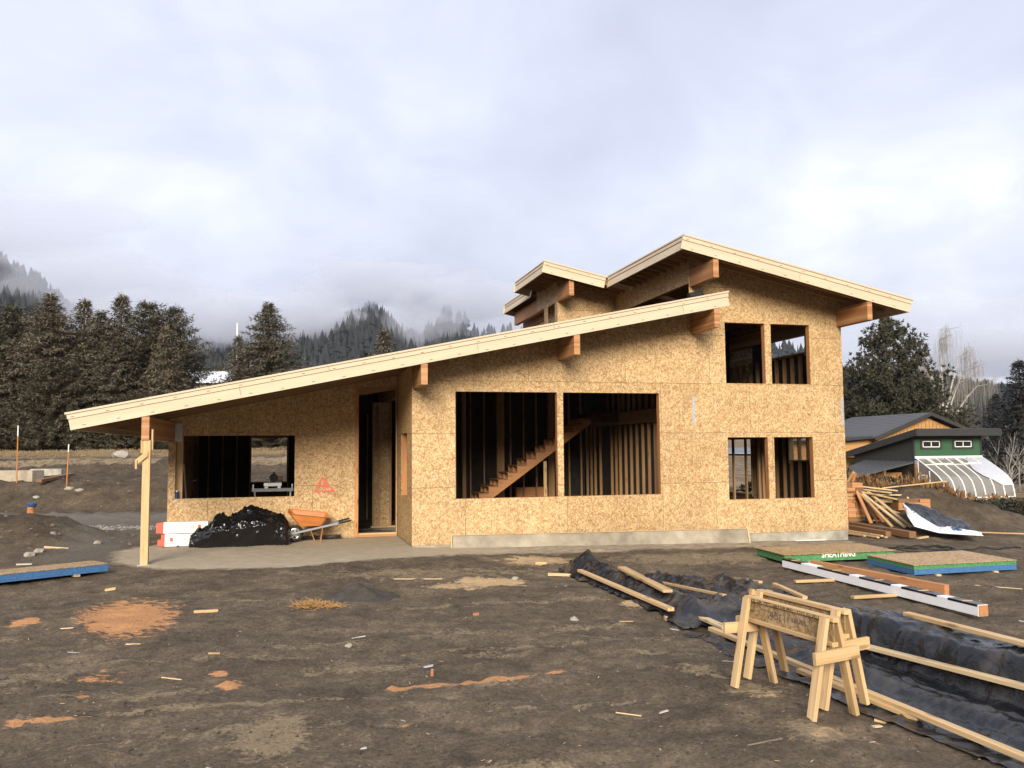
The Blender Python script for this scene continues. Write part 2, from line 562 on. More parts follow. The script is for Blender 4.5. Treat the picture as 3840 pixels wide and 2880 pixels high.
def board(name, p, q, w, t, mat, parent=None, up=(0, 0, 1), ch=0.004, **kw):
    """A piece of timber from p to q: x runs along it, so that the grain does too."""
    m, L = frame(p, q, up)
    key = (round(L, 3), w, t, mat, ch)
    if key not in _bcache:
        _bcache[key] = MB().beam((0, 0, 0), (L, 0, 0), w, t, ch=ch).mesh(name, mat)
    return link(name, _bcache[key], parent, m, **kw)


def text_mesh(body, size, mat, name, extrude=0.0004, bold=0.0, align='CENTER'):
    c = bpy.data.curves.new(name, 'FONT')
    c.body = body
    c.size = size
    c.align_x = align
    c.align_y = 'CENTER'
    c.extrude = extrude
    c.offset = bold
    c.resolution_u = 2
    o = bpy.data.objects.new(name, c)
    COL.objects.link(o)
    dg = bpy.context.evaluated_depsgraph_get()
    me = bpy.data.meshes.new_from_object(o.evaluated_get(dg))
    bpy.data.objects.remove(o, do_unlink=True)
    bpy.data.curves.remove(c)
    me.materials.clear()
    me.materials.append(M[mat])
    me.name = name
    return me


# ---------------------------------------------------------------- house frame: u along the front, w into the depth
HA, HX, HY = 0.2579, -2.2603, 19.0384
CA, SA = math.cos(HA), math.sin(HA)


def hw(u, w, z=0.0):
    return Vector((HX + u * CA - w * SA, HY + u * SA + w * CA, z))


def to_uw(X, Y):
    return (X - HX) * CA + (Y - HY) * SA, -(X - HX) * SA + (Y - HY) * CA
# ================================================================ terrain
def _hash(ix, iy, seed):
    h = np.sin(ix * 127.1 + iy * 311.7 + seed * 74.7) * 43758.5453
    return h - np.floor(h)


def vn(x, y, seed=0):
    x = np.asarray(x, float); y = np.asarray(y, float)
    ix, iy = np.floor(x), np.floor(y)
    fx, fy = x - ix, y - iy
    fx = fx * fx * (3 - 2 * fx); fy = fy * fy * (3 - 2 * fy)
    a, b = _hash(ix, iy, seed), _hash(ix + 1, iy, seed)
    c, d = _hash(ix, iy + 1, seed), _hash(ix + 1, iy + 1, seed)
    return a + (b - a) * fx + (c - a) * fy + (a - b - c + d) * fx * fy - 0.5


def fbm(x, y, seed=0, oct=4, gain=0.5):
    r, k = 0.0, 1.0
    for i in range(oct):
        r = r + k * vn(x * 2 ** i, y * 2 ** i, seed + i * 7)
        k *= gain
    return r


def ss(a, b, x):
    t = np.clip((np.asarray(x, float) - a) / (b - a), 0, 1)
    return t * t * (3 - 2 * t)


def left_dist(X, Y):
    return Y - ss(-8, 0, X) * 4.0


def H0(X, Y):
    X = np.asarray(X, float); Y = np.asarray(Y, float)
    u, w = to_uw(X, Y)
    pz = np.interp(u, [-9, -5, 0, 11.2, 16], [0.0, 0.07, 0.055, -0.17, -0.10])
    z = pz * ss(-4.2, -1.2, w) * (1 - ss(9, 13, w))
    kl = 1 - ss(5, 14, X)
    Ye = left_dist(X, Y) + 0.5 * fbm(X * 0.22, Y * 0.22, 3, 3)
    z = z + kl * np.interp(Ye, [0, 28, 29.8, 32, 33, 40.5, 43, 65, 90, 400, 3000], [0, 0.05, 0.22, 1.1, 1.16, 1.25, 1.95, 2.62, 3.3, 10, 60])
    z = z + 0.68 * ss(0, 2.6, -9.4 - X) * np.exp(-((Y - 21.2) / 1.5) ** 2)
    for cx, cy, sx, sy, h in ((11.6, 25.6, 1.25, 1.4, 1.02), (13.4, 24.8, 1.7, 1.3, 0.62), (9.6, 28.5, 2.4, 1.8, 0.85), (11.0, 23.6, 1.2, 0.8, 0.16)):
        z = z + h * np.exp(-((X - cx) / sx) ** 2 - ((Y - cy) / sy) ** 2)
    kr = ss(8, 15, X)
    z = z - 1.5 * kr * ss(27, 46, Y) + kr * np.interp(Y, [50, 110, 130, 200, 400, 3000], [0, 2.4, 3.4, 4.4, 10, 60])
    return z


def Hn(X, Y):
    X = np.asarray(X, float); Y = np.asarray(Y, float)
    u, w = to_uw(X, Y)
    inside = ss(-6.2, -5.6, u) * (1 - ss(11.2, 11.8, u)) * ss(-1.6, -0.2, w - np.where(u < 0, 2.0, 0.0)) * (1 - ss(10.2, 11, w))
    smooth = 1 - 0.75 * np.maximum(inside, sand_mask(X, Y))
    rough = 1 + 1.6 * kl_bank(X, Y)
    n = 0.075 * fbm(X * 0.55, Y * 0.55, 11, 3) + rough * (0.052 * fbm(X * 2.6, Y * 2.6, 17, 3) + 0.034 * fbm(X * 8.5, Y * 8.5, 23, 2))
    cl = np.maximum(vn(X * 5.1, Y * 5.1, 31) - 0.28, 0) * 0.14
    return (n + cl * rough) * smooth


def kl_bank(X, Y):
    Ye = left_dist(X, Y)
    k = (1 - ss(5, 14, X)) * ss(27, 30, Ye) * (1 - ss(42, 45, Ye))
    k = np.maximum(k, ss(0, 1, -9.4 - X) * np.exp(-((Y - 21.2) / 1.6) ** 2))
    return np.maximum(k, np.exp(-((X - 12) / 2.5) ** 2 - ((Y - 25) / 2.0) ** 2))


SAND_POLY = [(-7.9, 16.9), (-7.3, 16.45), (-6.6, 15.95), (-5.2, 15.95), (-4.2, 16.15), (-3.2, 16.8), (-2.1, 17.45), (-0.9, 17.85), (1.2, 18.4), (4.5, 19.4),
             (8.9, 20.6), (8.7, 22.0), (-2.0, 20.0), (-3, 22.0), (-8.2, 20.5), (-8.7, 18.6)]


def poly_mask(X, Y, poly, soft):
    X = np.asarray(X, float); Y = np.asarray(Y, float)
    ins = np.zeros(X.shape, bool)
    d = np.full(X.shape, 1e9)
    n = len(poly)
    for i in range(n):
        x0, y0 = poly[i]; x1, y1 = poly[(i + 1) % n]
        c = ((y0 > Y) != (y1 > Y)) & (X < (x1 - x0) * (Y - y0) / (y1 - y0 + 1e-12) + x0)
        ins ^= c
        t = np.clip(((X - x0) * (x1 - x0) + (Y - y0) * (y1 - y0)) / ((x1 - x0) ** 2 + (y1 - y0) ** 2), 0, 1)
        d = np.minimum(d, np.hypot(X - x0 - t * (x1 - x0), Y - y0 - t * (y1 - y0)))
    s = np.where(ins, d, -d)
    return np.clip(0.5 + s / soft, 0, 1)


def sand_mask(X, Y):
    m = poly_mask(X, Y, SAND_POLY, 0.7)
    u, w = to_uw(np.asarray(X, float), np.asarray(Y, float))
    return m * np.interp(u, [-8, 0.2, 2.5, 12], [1, 1, 0.62, 0.55])


SAW = [(-5.25, 11.7, 0.62, 1.55, 24, 1.0), (-5.0, 11.1, 0.45, 0.7, 24, .95), (-6.35, 11.2, 0.22, 0.3, 20, .75), (-4.16, 8.71, 0.26, 0.3, 20, .55),
       (-2.73, 8.29, 0.14, 0.13, 0, .95), (-3.0, 8.77, 0.11, 0.10, 0, .85), (-3.97, 7.95, 0.07, 0.08, 0, .9), (-4.15, 7.2, 0.13, 0.10, 0, .9),
       (-3.86, 7.33, 0.26, 0.10, 12, .75), (-0.9, 7.15, 0.06, 0.07, 0, .85)]
TAN = [(-0.40, 14.5, 0.66, 0.50, 10, 1.0), (-1.0, 14.1, 0.6, 0.35, 0, .75), (0.5, 17.2, 0.9, 0.85, 0, .8), (1.69, 12.2, 0.2, 0.3, -10, 1.0), (2.45, 6.8, 0.3, 0.2, -10, .62), (2.2, 7.8, 0.3, 0.25, -20, .62)]
PALE = [(2.45, 6.8, 0.36, 0.26, -10, .95), (2.2, 7.9, 0.35, 0.3, -20, .75), (-0.1, 6.15, 0.6, 0.2, 0, .85), (-1.9, 6.8, 0.35, 0.6, 10, .8), (-1.5, 9.0, 0.8, 0.25, 8, .6),
        (-3.6, 8.0, 1.1, 0.18, 6, .6), (-5.0, 8.6, 0.8, 0.5, 10, .6), (1.6, 9.4, 0.7, 0.12, -20, .65), (-0.6, 10.6, 0.9, 0.25, 5, .6), (0.9, 10.9, 0.8, 0.18, 8, .6),
        (-2.2, 10.0, 0.9, 0.3, 5, .5), (-0.2, 9.5, 0.5, 0.2, 10, .55), (3.2, 13.9, 1.0, 0.8, 0, .5), (4.0, 17.5, 2.5, 1.1, 10, .75), (-1.5, 15.6, 2.6, 0.8, 8, .62), (7.5, 18.6, 2.0, 1.0, 14, .6),
        (-0.55, 8.3, 0.9, 0.10, 12, .6), (-2.6, 7.6, 2.2, 0.10, 9, .66), (-2.2, 6.9, 2.0, 0.09, 10, .62), (0.2, 9.9, 1.8, 0.09, 12, .62), (-3.8, 9.3, 2.0, 0.10, 4, .6), (1.2, 10.2, 1.4, .08, -14, .62), (-0.3, 12.4, 2.4, .12, 6, .6), (0.4, 7.6, 1.6, .07, 10, .6), (2.0, 8.4, .9, .07, -38, .7), (-3.6, 12.9, 1.6, .14, 4, .6), (1.9, 8.7, 0.5, 0.12, -30, .6), (6.2, 9.6, 0.6, 0.4, 0, .5), (-6.5, 10.3, 0.7, 0.35, 5, .6)]
STREAK = [(-1.14, 8.22), (-0.84, 8.30), (-0.465, 8.43), (-0.076, 8.51), (0.122, 8.60), (0.53, 8.79), (0.8, 8.95)]


def ell(X, Y, L):
    r = np.zeros(np.shape(X))
    for cx, cy, rx, ry, a, s in L:
        a = math.radians(a)
        dx, dy = X - cx, Y - cy
        p = (dx * math.cos(a) + dy * math.sin(a)) / rx
        q = (-dx * math.sin(a) + dy * math.cos(a)) / ry
        r = np.maximum(r, s * np.clip(1.45 - np.hypot(p, q), 0, 1) ** 0.9)
    return r


def axis(spec):
    out = [spec[0][0]]
    for a, b, d in spec:
        n = max(1, int(round((b - a) / d)))
        out += [a + (b - a) * (i + 1) / n for i in range(n)]
    return np.array(out)


def grow(a, b, d0, k):
    out, x, d = [], a, d0
    while x < b:
        x += d
        d *= k
        out.append(x)
    return np.array(out)


gx = np.concatenate([-grow(30, 900, 0.35, 1.13)[::-1], axis([(-30, -9, 0.2), (-9, 7, 0.07), (7, 18, 0.14)]), grow(18, 900, 0.3, 1.13)])
gy = np.concatenate([-grow(-4, 60, 0.3, 1.25)[::-1], axis([(4, 5, 0.2), (5, 18, 0.068), (18, 34, 0.13), (34, 48, 0.2)]), grow(48, 1500, 0.4, 1.13)])
GX, GY = np.meshgrid(gx, gy)
GZ = H0(GX, GY) + Hn(GX, GY)
GZ = GZ + 0.022 * np.clip(ell(GX, GY, SAW) + ell(GX, GY, TAN), 0, 1) * (0.5 + fbm(GX * 7, GY * 7, 91, 3))
ny, nx = GX.shape
gm = bpy.data.meshes.new('ground')
gm.vertices.add(nx * ny)
gm.vertices.foreach_set('co', np.stack([GX, GY, GZ], -1).ravel().astype(np.float32))
ii, jj = np.meshgrid(np.arange(nx - 1), np.arange(ny - 1))
a = (jj * nx + ii).ravel()
quads = np.stack([a, a + 1, a + nx + 1, a + nx], -1).astype(np.int32)
gm.loops.add(quads.size)
gm.loops.foreach_set('vertex_index', quads.ravel())
gm.polygons.add(len(quads))
gm.polygons.foreach_set('loop_start', np.arange(0, quads.size, 4, dtype=np.int32))
gm.polygons.foreach_set('use_smooth', np.ones(len(quads), bool))
gm.update(calc_edges=True)


def put(name, arr):
    at = gm.attributes.new(name, 'FLOAT', 'POINT')
    at.data.foreach_set('value', np.asarray(arr, np.float32).ravel())


saw = ell(GX, GY, SAW)
d = np.full(GX.shape, 9.0)
for (x0, y0), (x1, y1) in zip(STREAK[:-1], STREAK[1:]):
    t = np.clip(((GX - x0) * (x1 - x0) + (GY - y0) * (y1 - y0)) / ((x1 - x0) ** 2 + (y1 - y0) ** 2), 0, 1)
    dd = np.hypot(GX - x0 - t * (x1 - x0), GY - y0 - t * (y1 - y0))
    wdt = 0.075 - 0.035 * ss(-1.1, 0.8, x0)
    d = np.minimum(d, dd / wdt)
saw = np.maximum(saw, np.clip(1.5 - d, 0, 1) * (1 - 0.55 * ss(0.1, 0.7, GX)))
put('sawdust', saw)
put('tan', ell(GX, GY, TAN))
put('sand', sand_mask(GX, GY))
pale = ell(GX, GY, PALE)
Ye = left_dist(GX, GY)
kl = 1 - ss(5, 14, GX)
drive = kl * ss(22, 24.5, Ye) * (1 - ss(28.6, 30.2, Ye)) * ss(-4, -7, GX)
path = np.exp(-((GX + 8.6 + 0.35 * (GY - 17)) / 1.3) ** 2) * ss(15, 18, GY) * (1 - ss(24, 27, GY))
bankp = kl * ss(41, 42, Ye) * (1 - ss(42.6, 43.4, Ye)) * (vn(GX * 0.25, GY * 0.1, 5) > 0.05) * 0.7
put('pale', np.maximum(pale, bankp))
put('drive', np.maximum(drive, path * 0.8))
put('grass', np.maximum(kl * ss(43.0, 44.5, Ye), ss(9, 15, GX) * ss(50, 58, GY)))
put('damp', np.clip(np.maximum(kl_bank(GX, GY), 0) * 1.25, 0, 1))

n = NT('bare_earth', 0.95, 0.12)
o = n.obj()
d1 = n.noise(o, 0.9, 5, 0.6)
d2 = n.noise(o, 4.5, 6, 0.65)
d3 = n.noise(o, 26, 6, 0.7)
d4 = n.noise(o, 90, 3, 0.6)
tone = n.math('ADD', n.math('MULTIPLY', d1, 0.4), n.math('ADD', n.math('MULTIPLY', d2, 0.35), n.math('MULTIPLY', d3, 0.25)))
soil = n.ramp(tone, [(0.38, (0.068, 0.055, 0.041)), (0.46, (0.103, 0.083, 0.060)), (0.53, (0.138, 0.110, 0.078)), (0.63, (0.215, 0.170, 0.115))])
soil = n.mix(1.0, soil, (1.14, 1.13, 1.12), 'MULTIPLY')
soil = n.mix(1.0, soil, n.ramp(d3, [(0.3, (0.72, 0.72, 0.72)), (0.55, (1.0, 1.0, 1.0)), (0.75, (1.22, 1.2, 1.16))]), 'MULTIPLY')
soil = n.mix(1.0, soil, n.ramp(d4, [(0.3, (0.8, 0.8, 0.8)), (0.7, (1.18, 1.17, 1.15))]), 'MULTIPLY')
ad = n.attr('damp')
soil = n.mix(n.math('MULTIPLY', ad, 0.8), soil, n.mix(1.0, soil, (0.60, 0.58, 0.56), 'MULTIPLY'))


def masked(base, attr, colr, lo, hi, k, nz):
    f = n.math('ADD', n.attr(attr), n.math('MULTIPLY', n.math('SUBTRACT', nz, 0.5), k))
    f = n.math('MULTIPLY', n.rampf(f, lo, hi), n.math('GREATER_THAN', n.attr(attr), 0.02))
    return n.mix(f, base, colr)


nz = n.math('ADD', n.math('MULTIPLY', d2, 0.55), n.math('MULTIPLY', d3, 0.45))
soil = masked(soil, 'drive', n.ramp(d3, [(0.3, (0.115, 0.100, 0.080)), (0.7, (0.20, 0.178, 0.148))]), 0.25, 0.75, 0.8, nz)
soil = masked(soil, 'pale', n.ramp(d3, [(0.3, (0.19, 0.145, 0.09)), (0.7, (0.33, 0.26, 0.165))]), 0.42, 0.74, 2.6, nz)
soil = masked(soil, 'sand', n.ramp(d2, [(0.3, (0.40, 0.34, 0.245)), (0.7, (0.50, 0.43, 0.32))]), 0.35, 0.7, 0.9, nz)
gcol = n.ramp(n.noise(n.vmath('MULTIPLY', o, (1, 0.35, 1)), 0.8, 6, 0.65), [(0.35, (0.12, 0.085, 0.050)), (0.5, (0.20, 0.152, 0.095)), (0.65, (0.27, 0.205, 0.130))])
soil = masked(soil, 'grass', gcol, 0.3, 0.7, 0.9, nz)
nzs = n.noise(n.vmath('MULTIPLY', o, (5, 9, 5)), 1.0, 7, 0.72)
soil = masked(soil, 'sawdust', n.ramp(d3, [(0.3, (0.42, 0.20, 0.085)), (0.7, (0.60, 0.33, 0.16))]), 0.50, 0.66, 2.3, nzs)
soil = masked(soil, 'tan', n.ramp(d3, [(0.3, (0.40, 0.275, 0.145)), (0.7, (0.58, 0.43, 0.25))]), 0.50, 0.68, 2.0, nzs)
n.col(soil)
n.bump(n.math('ADD', d3, n.math('MULTIPLY', d4, 0.5)), 0.8, 0.04)
gm.materials.append(n.m)
link('ground', gm, kind='structure', label='bare trampled building-site earth with tan sawdust patches')


def gz(x, y):
    return float(H0(x, y) + Hn(x, y))
# ================================================================ the unfinished house
M['smear'] = m_plain('grey_green_smear', (0.30, 0.28, 0.21), 0.7, var=0.4, scale=30)
house = thing('unfinished_house', 'large unfinished timber house sheathed in bare strand board with long shed roofs', 'house', (HX, HY, 0), HA)


def zl(u):
    return 5.933 + 0.2068 * (u - 7.294)


def zu(u):
    return 7.233 - 0.2086 * (u - 6.176)


def clip(poly, f):
    """keep the part of a 2-D polygon where f(p) >= 0 (f linear)"""
    out = []
    for i in range(len(poly)):
        a, b = poly[i], poly[(i + 1) % len(poly)]
        fa, fb = f(a), f(b)
        if fa >= 0:
            out.append(a)
        if (fa >= 0) != (fb >= 0):
            t = fa / (fa - fb)
            out.append((a[0] + (b[0] - a[0]) * t, a[1] + (b[1] - a[1]) * t))
    return out


def sheet_wall(to3, s0, s1, z0, top, openings, rows, thick=0.012, mat='osb', L=2.438, off=(0.0, 1.219), name='osb_panel', gap=0.0035):
    """Sheathing in separate sheets: to3(s, z, n) -> house coordinates; top(s) -> height of the roof line; openings (s0, s1, z0, z1)."""
    zs = [z0] + [z for z in rows if z > z0 + 0.05]
    for ri in range(len(zs) - 1):
        za, zb = zs[ri], zs[ri + 1]
        o = off[ri % len(off)]
        ks = [s0] + [s0 + o + k * L for k in range(-2, 12) if s0 + 0.15 < s0 + o + k * L < s1 - 0.15] + [s1]
        for sa, sb in zip(ks[:-1], ks[1:]):
            g = gap
            A, B, C, D = sa + (g if sa > s0 else 0), sb - (g if sb < s1 else 0), za + (g if ri else 0), zb - g
            sbk = sorted({A, B} | {x for op in openings for x in op[:2] if A < x < B})
            zbk = sorted({C, D} | {x for op in openings for x in op[2:] if C < x < D})
            cells = []
            for x0, x1 in zip(sbk[:-1], sbk[1:]):
                for y0, y1 in zip(zbk[:-1], zbk[1:]):
                    mx, my = (x0 + x1) / 2, (y0 + y1) / 2
                    if any(q[0] < mx < q[1] and q[2] < my < q[3] for q in openings):
                        continue
                    p = [(x0, y0), (x1, y0), (x1, y1), (x0, y1)]
                    t0 = top(x0); t1 = top(x1)
                    p = clip(p, lambda q: t0 + (t1 - t0) * (q[0] - x0) / (x1 - x0) - q[1])
                    if len(p) >= 3:
                        cells.append(p)
            if not cells:
                continue
            groups = []
            for p in cells:                       # cells that share an edge belong to one sheet
                ks_ = {tuple(sorted(((round(p[i][0], 4), round(p[i][1], 4)), (round(p[(i + 1) % len(p)][0], 4), round(p[(i + 1) % len(p)][1], 4))))) for i in range(len(p))}
                hit = [g_ for g_ in groups if g_[0] & ks_]
                for g_ in hit:
                    groups.remove(g_)
                groups.append((ks_.union(*[g_[0] for g_ in hit]), [p] + [c for g_ in hit for c in g_[1]]))
            for _ks, cells in groups:
                emit(to3, cells, thick, name, mat)


def emit(to3, cells, thick, name, mat):
            mb = MB()
            edges = {}
            for p in cells:
                for i in range(len(p)):
                    a, b = p[i], p[(i + 1) % len(p)]
                    k = tuple(sorted(((round(a[0], 4), round(a[1], 4)), (round(b[0], 4), round(b[1], 4)))))
                    edges[k] = edges.get(k, 0) + 1
            for p in cells:
                m_ = len(p)
                mb.add([to3(x, y, 0) for x, y in p], [tuple(range(m_))])
                mb.add([to3(x, y, thick) for x, y in p], [tuple(reversed(range(m_)))])
                for i in range(m_):
                    a, b = p[i], p[(i + 1) % m_]
                    k = tuple(sorted(((round(a[0], 4), round(a[1], 4)), (round(b[0], 4), round(b[1], 4)))))
                    if edges[k] == 1 and k[0] != k[1]:
                        mb.add([to3(a[0], a[1], 0), to3(a[0], a[1], thick), to3(b[0], b[1], thick), to3(b[0], b[1], 0)], [(0, 1, 2, 3)])
            mb.build(name, mat, house)


ROWS = [0.122, 1.398, 2.617, 3.836, 5.055, 6.274, 7.493]
BIG = [(0.997, 3.436, 1.135, 3.584), (3.583, 6.048, 1.135, 3.584)]
SMALL = [(7.874, 8.995, 0.960, 2.503), (9.169, 10.287, 0.960, 2.503), (7.874, 8.995, 3.852, 5.389), (9.169, 10.287, 3.852, 5.389)]
# front gable wall
sheet_wall(lambda s, z, n: (s, n, z), 0.0, 6.92, 0.122, lambda u: zl(u) - 0.045, BIG, ROWS, off=(1.219, 0.0, 1.219, 0.3, 1.7))
sheet_wall(lambda s, z, n: (s, n, z), 6.92, 11.24, 0.122, lambda u: zu(u) - 0.05, SMALL, ROWS, off=(0.6, 2.2, 1.6, 0.5))
# set-back porch wall
sheet_wall(lambda s, z, n: (s, 2.545 + n, z), -5.44, -1.076, 0.10, lambda u: zl(u) - 0.045, [(-5.282, -2.531, 1.14, 2.64)], ROWS, off=(0.9, 2.1))
sheet_wall(lambda s, z, n: (s, 2.545 + n, z), -1.076, -0.014, 3.86, lambda u: zl(u) - 0.045, [], [3.86, 5.055])
# return wall beside the entrance, outer face at u = 0
sheet_wall(lambda s, z, n: (n, s, z), 0.014, 2.70, 0.122, lambda w: zl(0) - 0.045, [(0.83, 1.85, 1.15, 2.66)], ROWS, off=(1.4, 0.4))
# left end wall
sheet_wall(lambda s, z, n: (-5.44 + n, s, z), 2.559, 8.0, 0.10, lambda w: zl(-5.4) - 0.045, [(2.80, 3.25, 1.14, 2.6)], ROWS)
# rear walls
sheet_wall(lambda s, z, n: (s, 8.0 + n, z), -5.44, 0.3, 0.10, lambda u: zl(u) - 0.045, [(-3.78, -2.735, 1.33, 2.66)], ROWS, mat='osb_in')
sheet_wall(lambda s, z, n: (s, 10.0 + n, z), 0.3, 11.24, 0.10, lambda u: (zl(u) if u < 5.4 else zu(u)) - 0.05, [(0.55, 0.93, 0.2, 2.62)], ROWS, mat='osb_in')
# right end wall
sheet_wall(lambda s, z, n: (11.24 - n, s, z), 0.014, 10.0, 0.122, lambda w: zu(11.24) - 0.05,
           [(1.37, 2.33, 1.89, 2.50), (4.40, 6.35, 0.84, 2.503), (1.40, 3.55, 4.87, 5.345)], ROWS)
# clerestory walls above the lower roof
ROWS2 = [5.0, 6.36, 7.6]
sheet_wall(lambda s, z, n: (6.92 + n, s, z), 0.014, 4.94, 6.35, lambda w: zu(6.92) - 0.10, [], [6.35, 7.6])
sheet_wall(lambda s, z, n: (s, 4.93 + n, z), 5.07, 6.92, 5.2, lambda u: zu(u) - 0.06, [], [5.2, 6.42, 7.6], off=(2.0,))
sheet_wall(lambda s, z, n: (5.07 + n, s, z), 4.944, 7.12, 5.2, lambda w: zu(5.07) - 0.10, [(5.20, 5.93, 5.2, 6.66), (6.30, 7.13, 5.2, 6.69)], [5.2, 7.6])
sheet_wall(lambda s, z, n: (5.46 + n, s, z), 6.30, 10.0, 5.2, lambda w: zu(5.46) - 0.10, [], [5.2, 6.9, 7.6])

# foundation and slab
MB().box(0.012, 11.228, 0.012, 0.20, -0.42, 0.118).build('foundation', 'concrete', house)
MB().box(11.04, 11.228, 0.20, 10.0, -0.42, 0.118).build('foundation', 'concrete', house)
MB().box(-5.43, 0.012, 2.56, 2.75, -0.42, 0.098).build('foundation', 'concrete', house)
MB().box(-5.40, 0.2, 2.75, 8.0, -0.2, 0.092).box(0.2, 11.03, 0.2, 10.0, -0.2, 0.100).build('floor_slab', 'slab', house)


# ---- framing that lines the openings
def hboard(name, p, q, w, t, mat='stud', up=(0, 0, 1), parent=house, **kw):
    return board(name, p, q, w, t, mat, parent, up, 0.0, **kw)


def line_opening(s0, s1, z0, z1, wpl, d=0.14, mat='lumber', dirn=1):
    y0 = wpl + 0.0125
    c = y0 + d / 2
    hboard('jamb', (s0 - 0.019 + 0.003, c, z0), (s0 - 0.019 + 0.003, c, z1), d, 0.038, mat, (1, 0, 0))
    hboard('jamb', (s1 + 0.019 - 0.003, c, z0), (s1 + 0.019 - 0.003, c, z1), d, 0.038, mat, (1, 0, 0))
    hboard('window_header', (s0 - 0.035, c, z1 + 0.135), (s1 + 0.035, c, z1 + 0.135), d, 0.274, mat)
    hboard('window_sill', (s0 - 0.035, c, z0 - 0.016), (s1 + 0.035, c, z0 - 0.016), d, 0.038, mat)


for op in BIG + SMALL:
    line_opening(*op, 0.0, mat='orange_wood')
line_opening(-5.282, -2.531, 1.14, 2.64, 2.545)
line_opening(-3.78, -2.735, 1.33, 2.66, 7.84, mat='stud')
# opening in the return wall, seen very obliquely
for w_ in (0.81, 1.868):
    hboard('jamb', (0.095, w_, 1.15), (0.095, w_, 2.66), 0.16, 0.038, 'orange_wood', (0, 1, 0))
hboard('window_sill', (0.095, 0.83, 1.133), (0.095, 1.85, 1.133), 0.15, 0.036, 'orange_wood')
hboard('window_header', (0.095, 0.83, 2.76), (0.095, 1.85, 2.76), 0.15, 0.2, 'orange_wood')
MB().box(0.172, 0.184, 0.8, 1.85, 1.1, 2.7).build('inner_panel_or_shade', 'orange_wood', house)
# openings of the right end wall
for w0, w1, z0, z1 in ((1.37, 2.33, 1.89, 2.50), (4.40, 6.35, 0.84, 2.503), (1.40, 3.55, 4.87, 5.345)):
    for w_ in (w0 - 0.016, w1 + 0.016):
        hboard('jamb', (11.155, w_, z0 - 0.1), (11.155, w_, z1 + 0.05), 0.14, 0.038, 'lumber', (0, 1, 0))
    hboard('window_sill', (11.155, w0, z0 - 0.016), (11.155, w1, z0 - 0.016), 0.14, 0.036, 'lumber')
    hboard('window_header', (11.155, w0, z1 + 0.12), (11.155, w1, z1 + 0.12), 0.14, 0.24, 'stud')
# entrance: king stud, header and threshold
hboard('door_jamb', (-1.031, 2.60, 0.10), (-1.031, 2.60, zl(-1.03) - 0.06), 0.14, 0.088, 'orange_wood', (1, 0, 0))
hboard('door_jamb', (-0.030, 2.63, 0.10), (-0.030, 2.63, 3.9), 0.14, 0.03, 'stud', (1, 0, 0))
hboard('threshold', (-0.985, 2.575, 0.125), (-0.045, 2.575, 0.125), 0.085, 0.05, 'orange_wood')
hboard('threshold', (-0.985, 2.62, 0.172), (-0.045, 2.62, 0.172), 0.14, 0.038, 'lumber')
hboard('door_header', (-0.985, 2.62, 3.74), (-0.05, 2.62, 3.90), 0.10, 0.20, 'stud')

# ---- stud walls inside
def studs(name, pts, z0, z1, mat='stud', w=0.089, t=0.038, up=(1, 0, 0)):
    for x, y in pts:
        hboard(name, (x, y, z0), (x, y, z1), w, t, mat, up)


Z0 = 0.10
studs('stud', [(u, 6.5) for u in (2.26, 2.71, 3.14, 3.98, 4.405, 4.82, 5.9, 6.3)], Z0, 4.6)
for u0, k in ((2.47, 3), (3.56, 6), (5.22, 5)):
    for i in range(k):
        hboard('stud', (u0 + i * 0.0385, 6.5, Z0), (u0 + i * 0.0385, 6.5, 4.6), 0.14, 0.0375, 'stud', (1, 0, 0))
MB().box(0.35, 6.7, 7.3, 7.32, 0.1, 5.0).build('inner_panel_or_shade', 'room_shade', house)  # black sheet added behind the studs, painted room darkness
MB().box(4.2, 5.25, 6.62, 6.9, 0.11, 1.06).build('orange_panel', 'orange_wood', house)
wl = [7.40, 7.02, 6.65, 6.17, 5.2, 4.84, 4.52, 4.09, 3.68, 3.26, 2.84, 2.43, 2.02, 1.92, 1.62]
studs('stud', [(6.835, w_) for w_ in wl], Z0, 2.93, w=0.080, up=(0, 1, 0))
studs('stud', [(6.81, w_) for w_ in (5.4, 4.95, 4.5, 4.16, 3.76, 3.37, 2.96, 2.49, 2.05, 1.7)], 3.33, 5.4, w=0.080, up=(0, 1, 0))
MB().box(6.88, 6.892, 0.3, 9.9, 0.1, 2.95).build('inner_panel_or_shade', 'room_shade', house)  # partition backed in black so the stud gaps look unlit
MB().box(6.88, 6.892, 0.3, 9.9, 3.3, 5.6).build('inner_panel_or_shade', 'room_shade', house)
MB().box(11.222, 11.2265, 0.2, 1.34, 0.12, 5.7).box(11.222, 11.2265, 3.6, 4.36, 0.12, 5.7).box(11.222, 11.2265, 1.345, 3.595, 0.12, 1.85).box(11.222, 11.2265, 2.345, 3.595, 1.852, 4.8).box(11.222, 11.2265, 1.345, 2.343, 2.53, 4.8).build('inner_panel_or_shade', 'room_shade', house)  # right end wall lined in painted shade around its openings
MB().box(-5.3, -3.82, 7.97, 7.985, 0.1, 3.3).box(-2.69, 0.2, 7.97, 7.985, 0.1, 4.2).box(-3.815, -2.695, 7.97, 7.985, 0.1, 1.3).box(-3.815, -2.695, 7.97, 7.985, 2.7, 3.5).build('inner_panel_or_shade', 'room_shade', house)  # black lining darkens the rear of the porch room
MB().box(7.0, 11.1, 5.55, 5.57, 3.31, 6.0).build('inner_panel_or_shade', 'room_shade', house)  # added black sheet, shade of the upper room
hboard('rim_beam', (6.80, 0.3, 3.13), (6.80, 9.9, 3.13), 0.15, 0.36, 'brown_wood')
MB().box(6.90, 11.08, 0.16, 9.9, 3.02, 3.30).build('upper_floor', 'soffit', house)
MB().box(5.86, 6.70, 4.3, 5.4, 3.02, 3.30).build('landing', 'soffit', house)
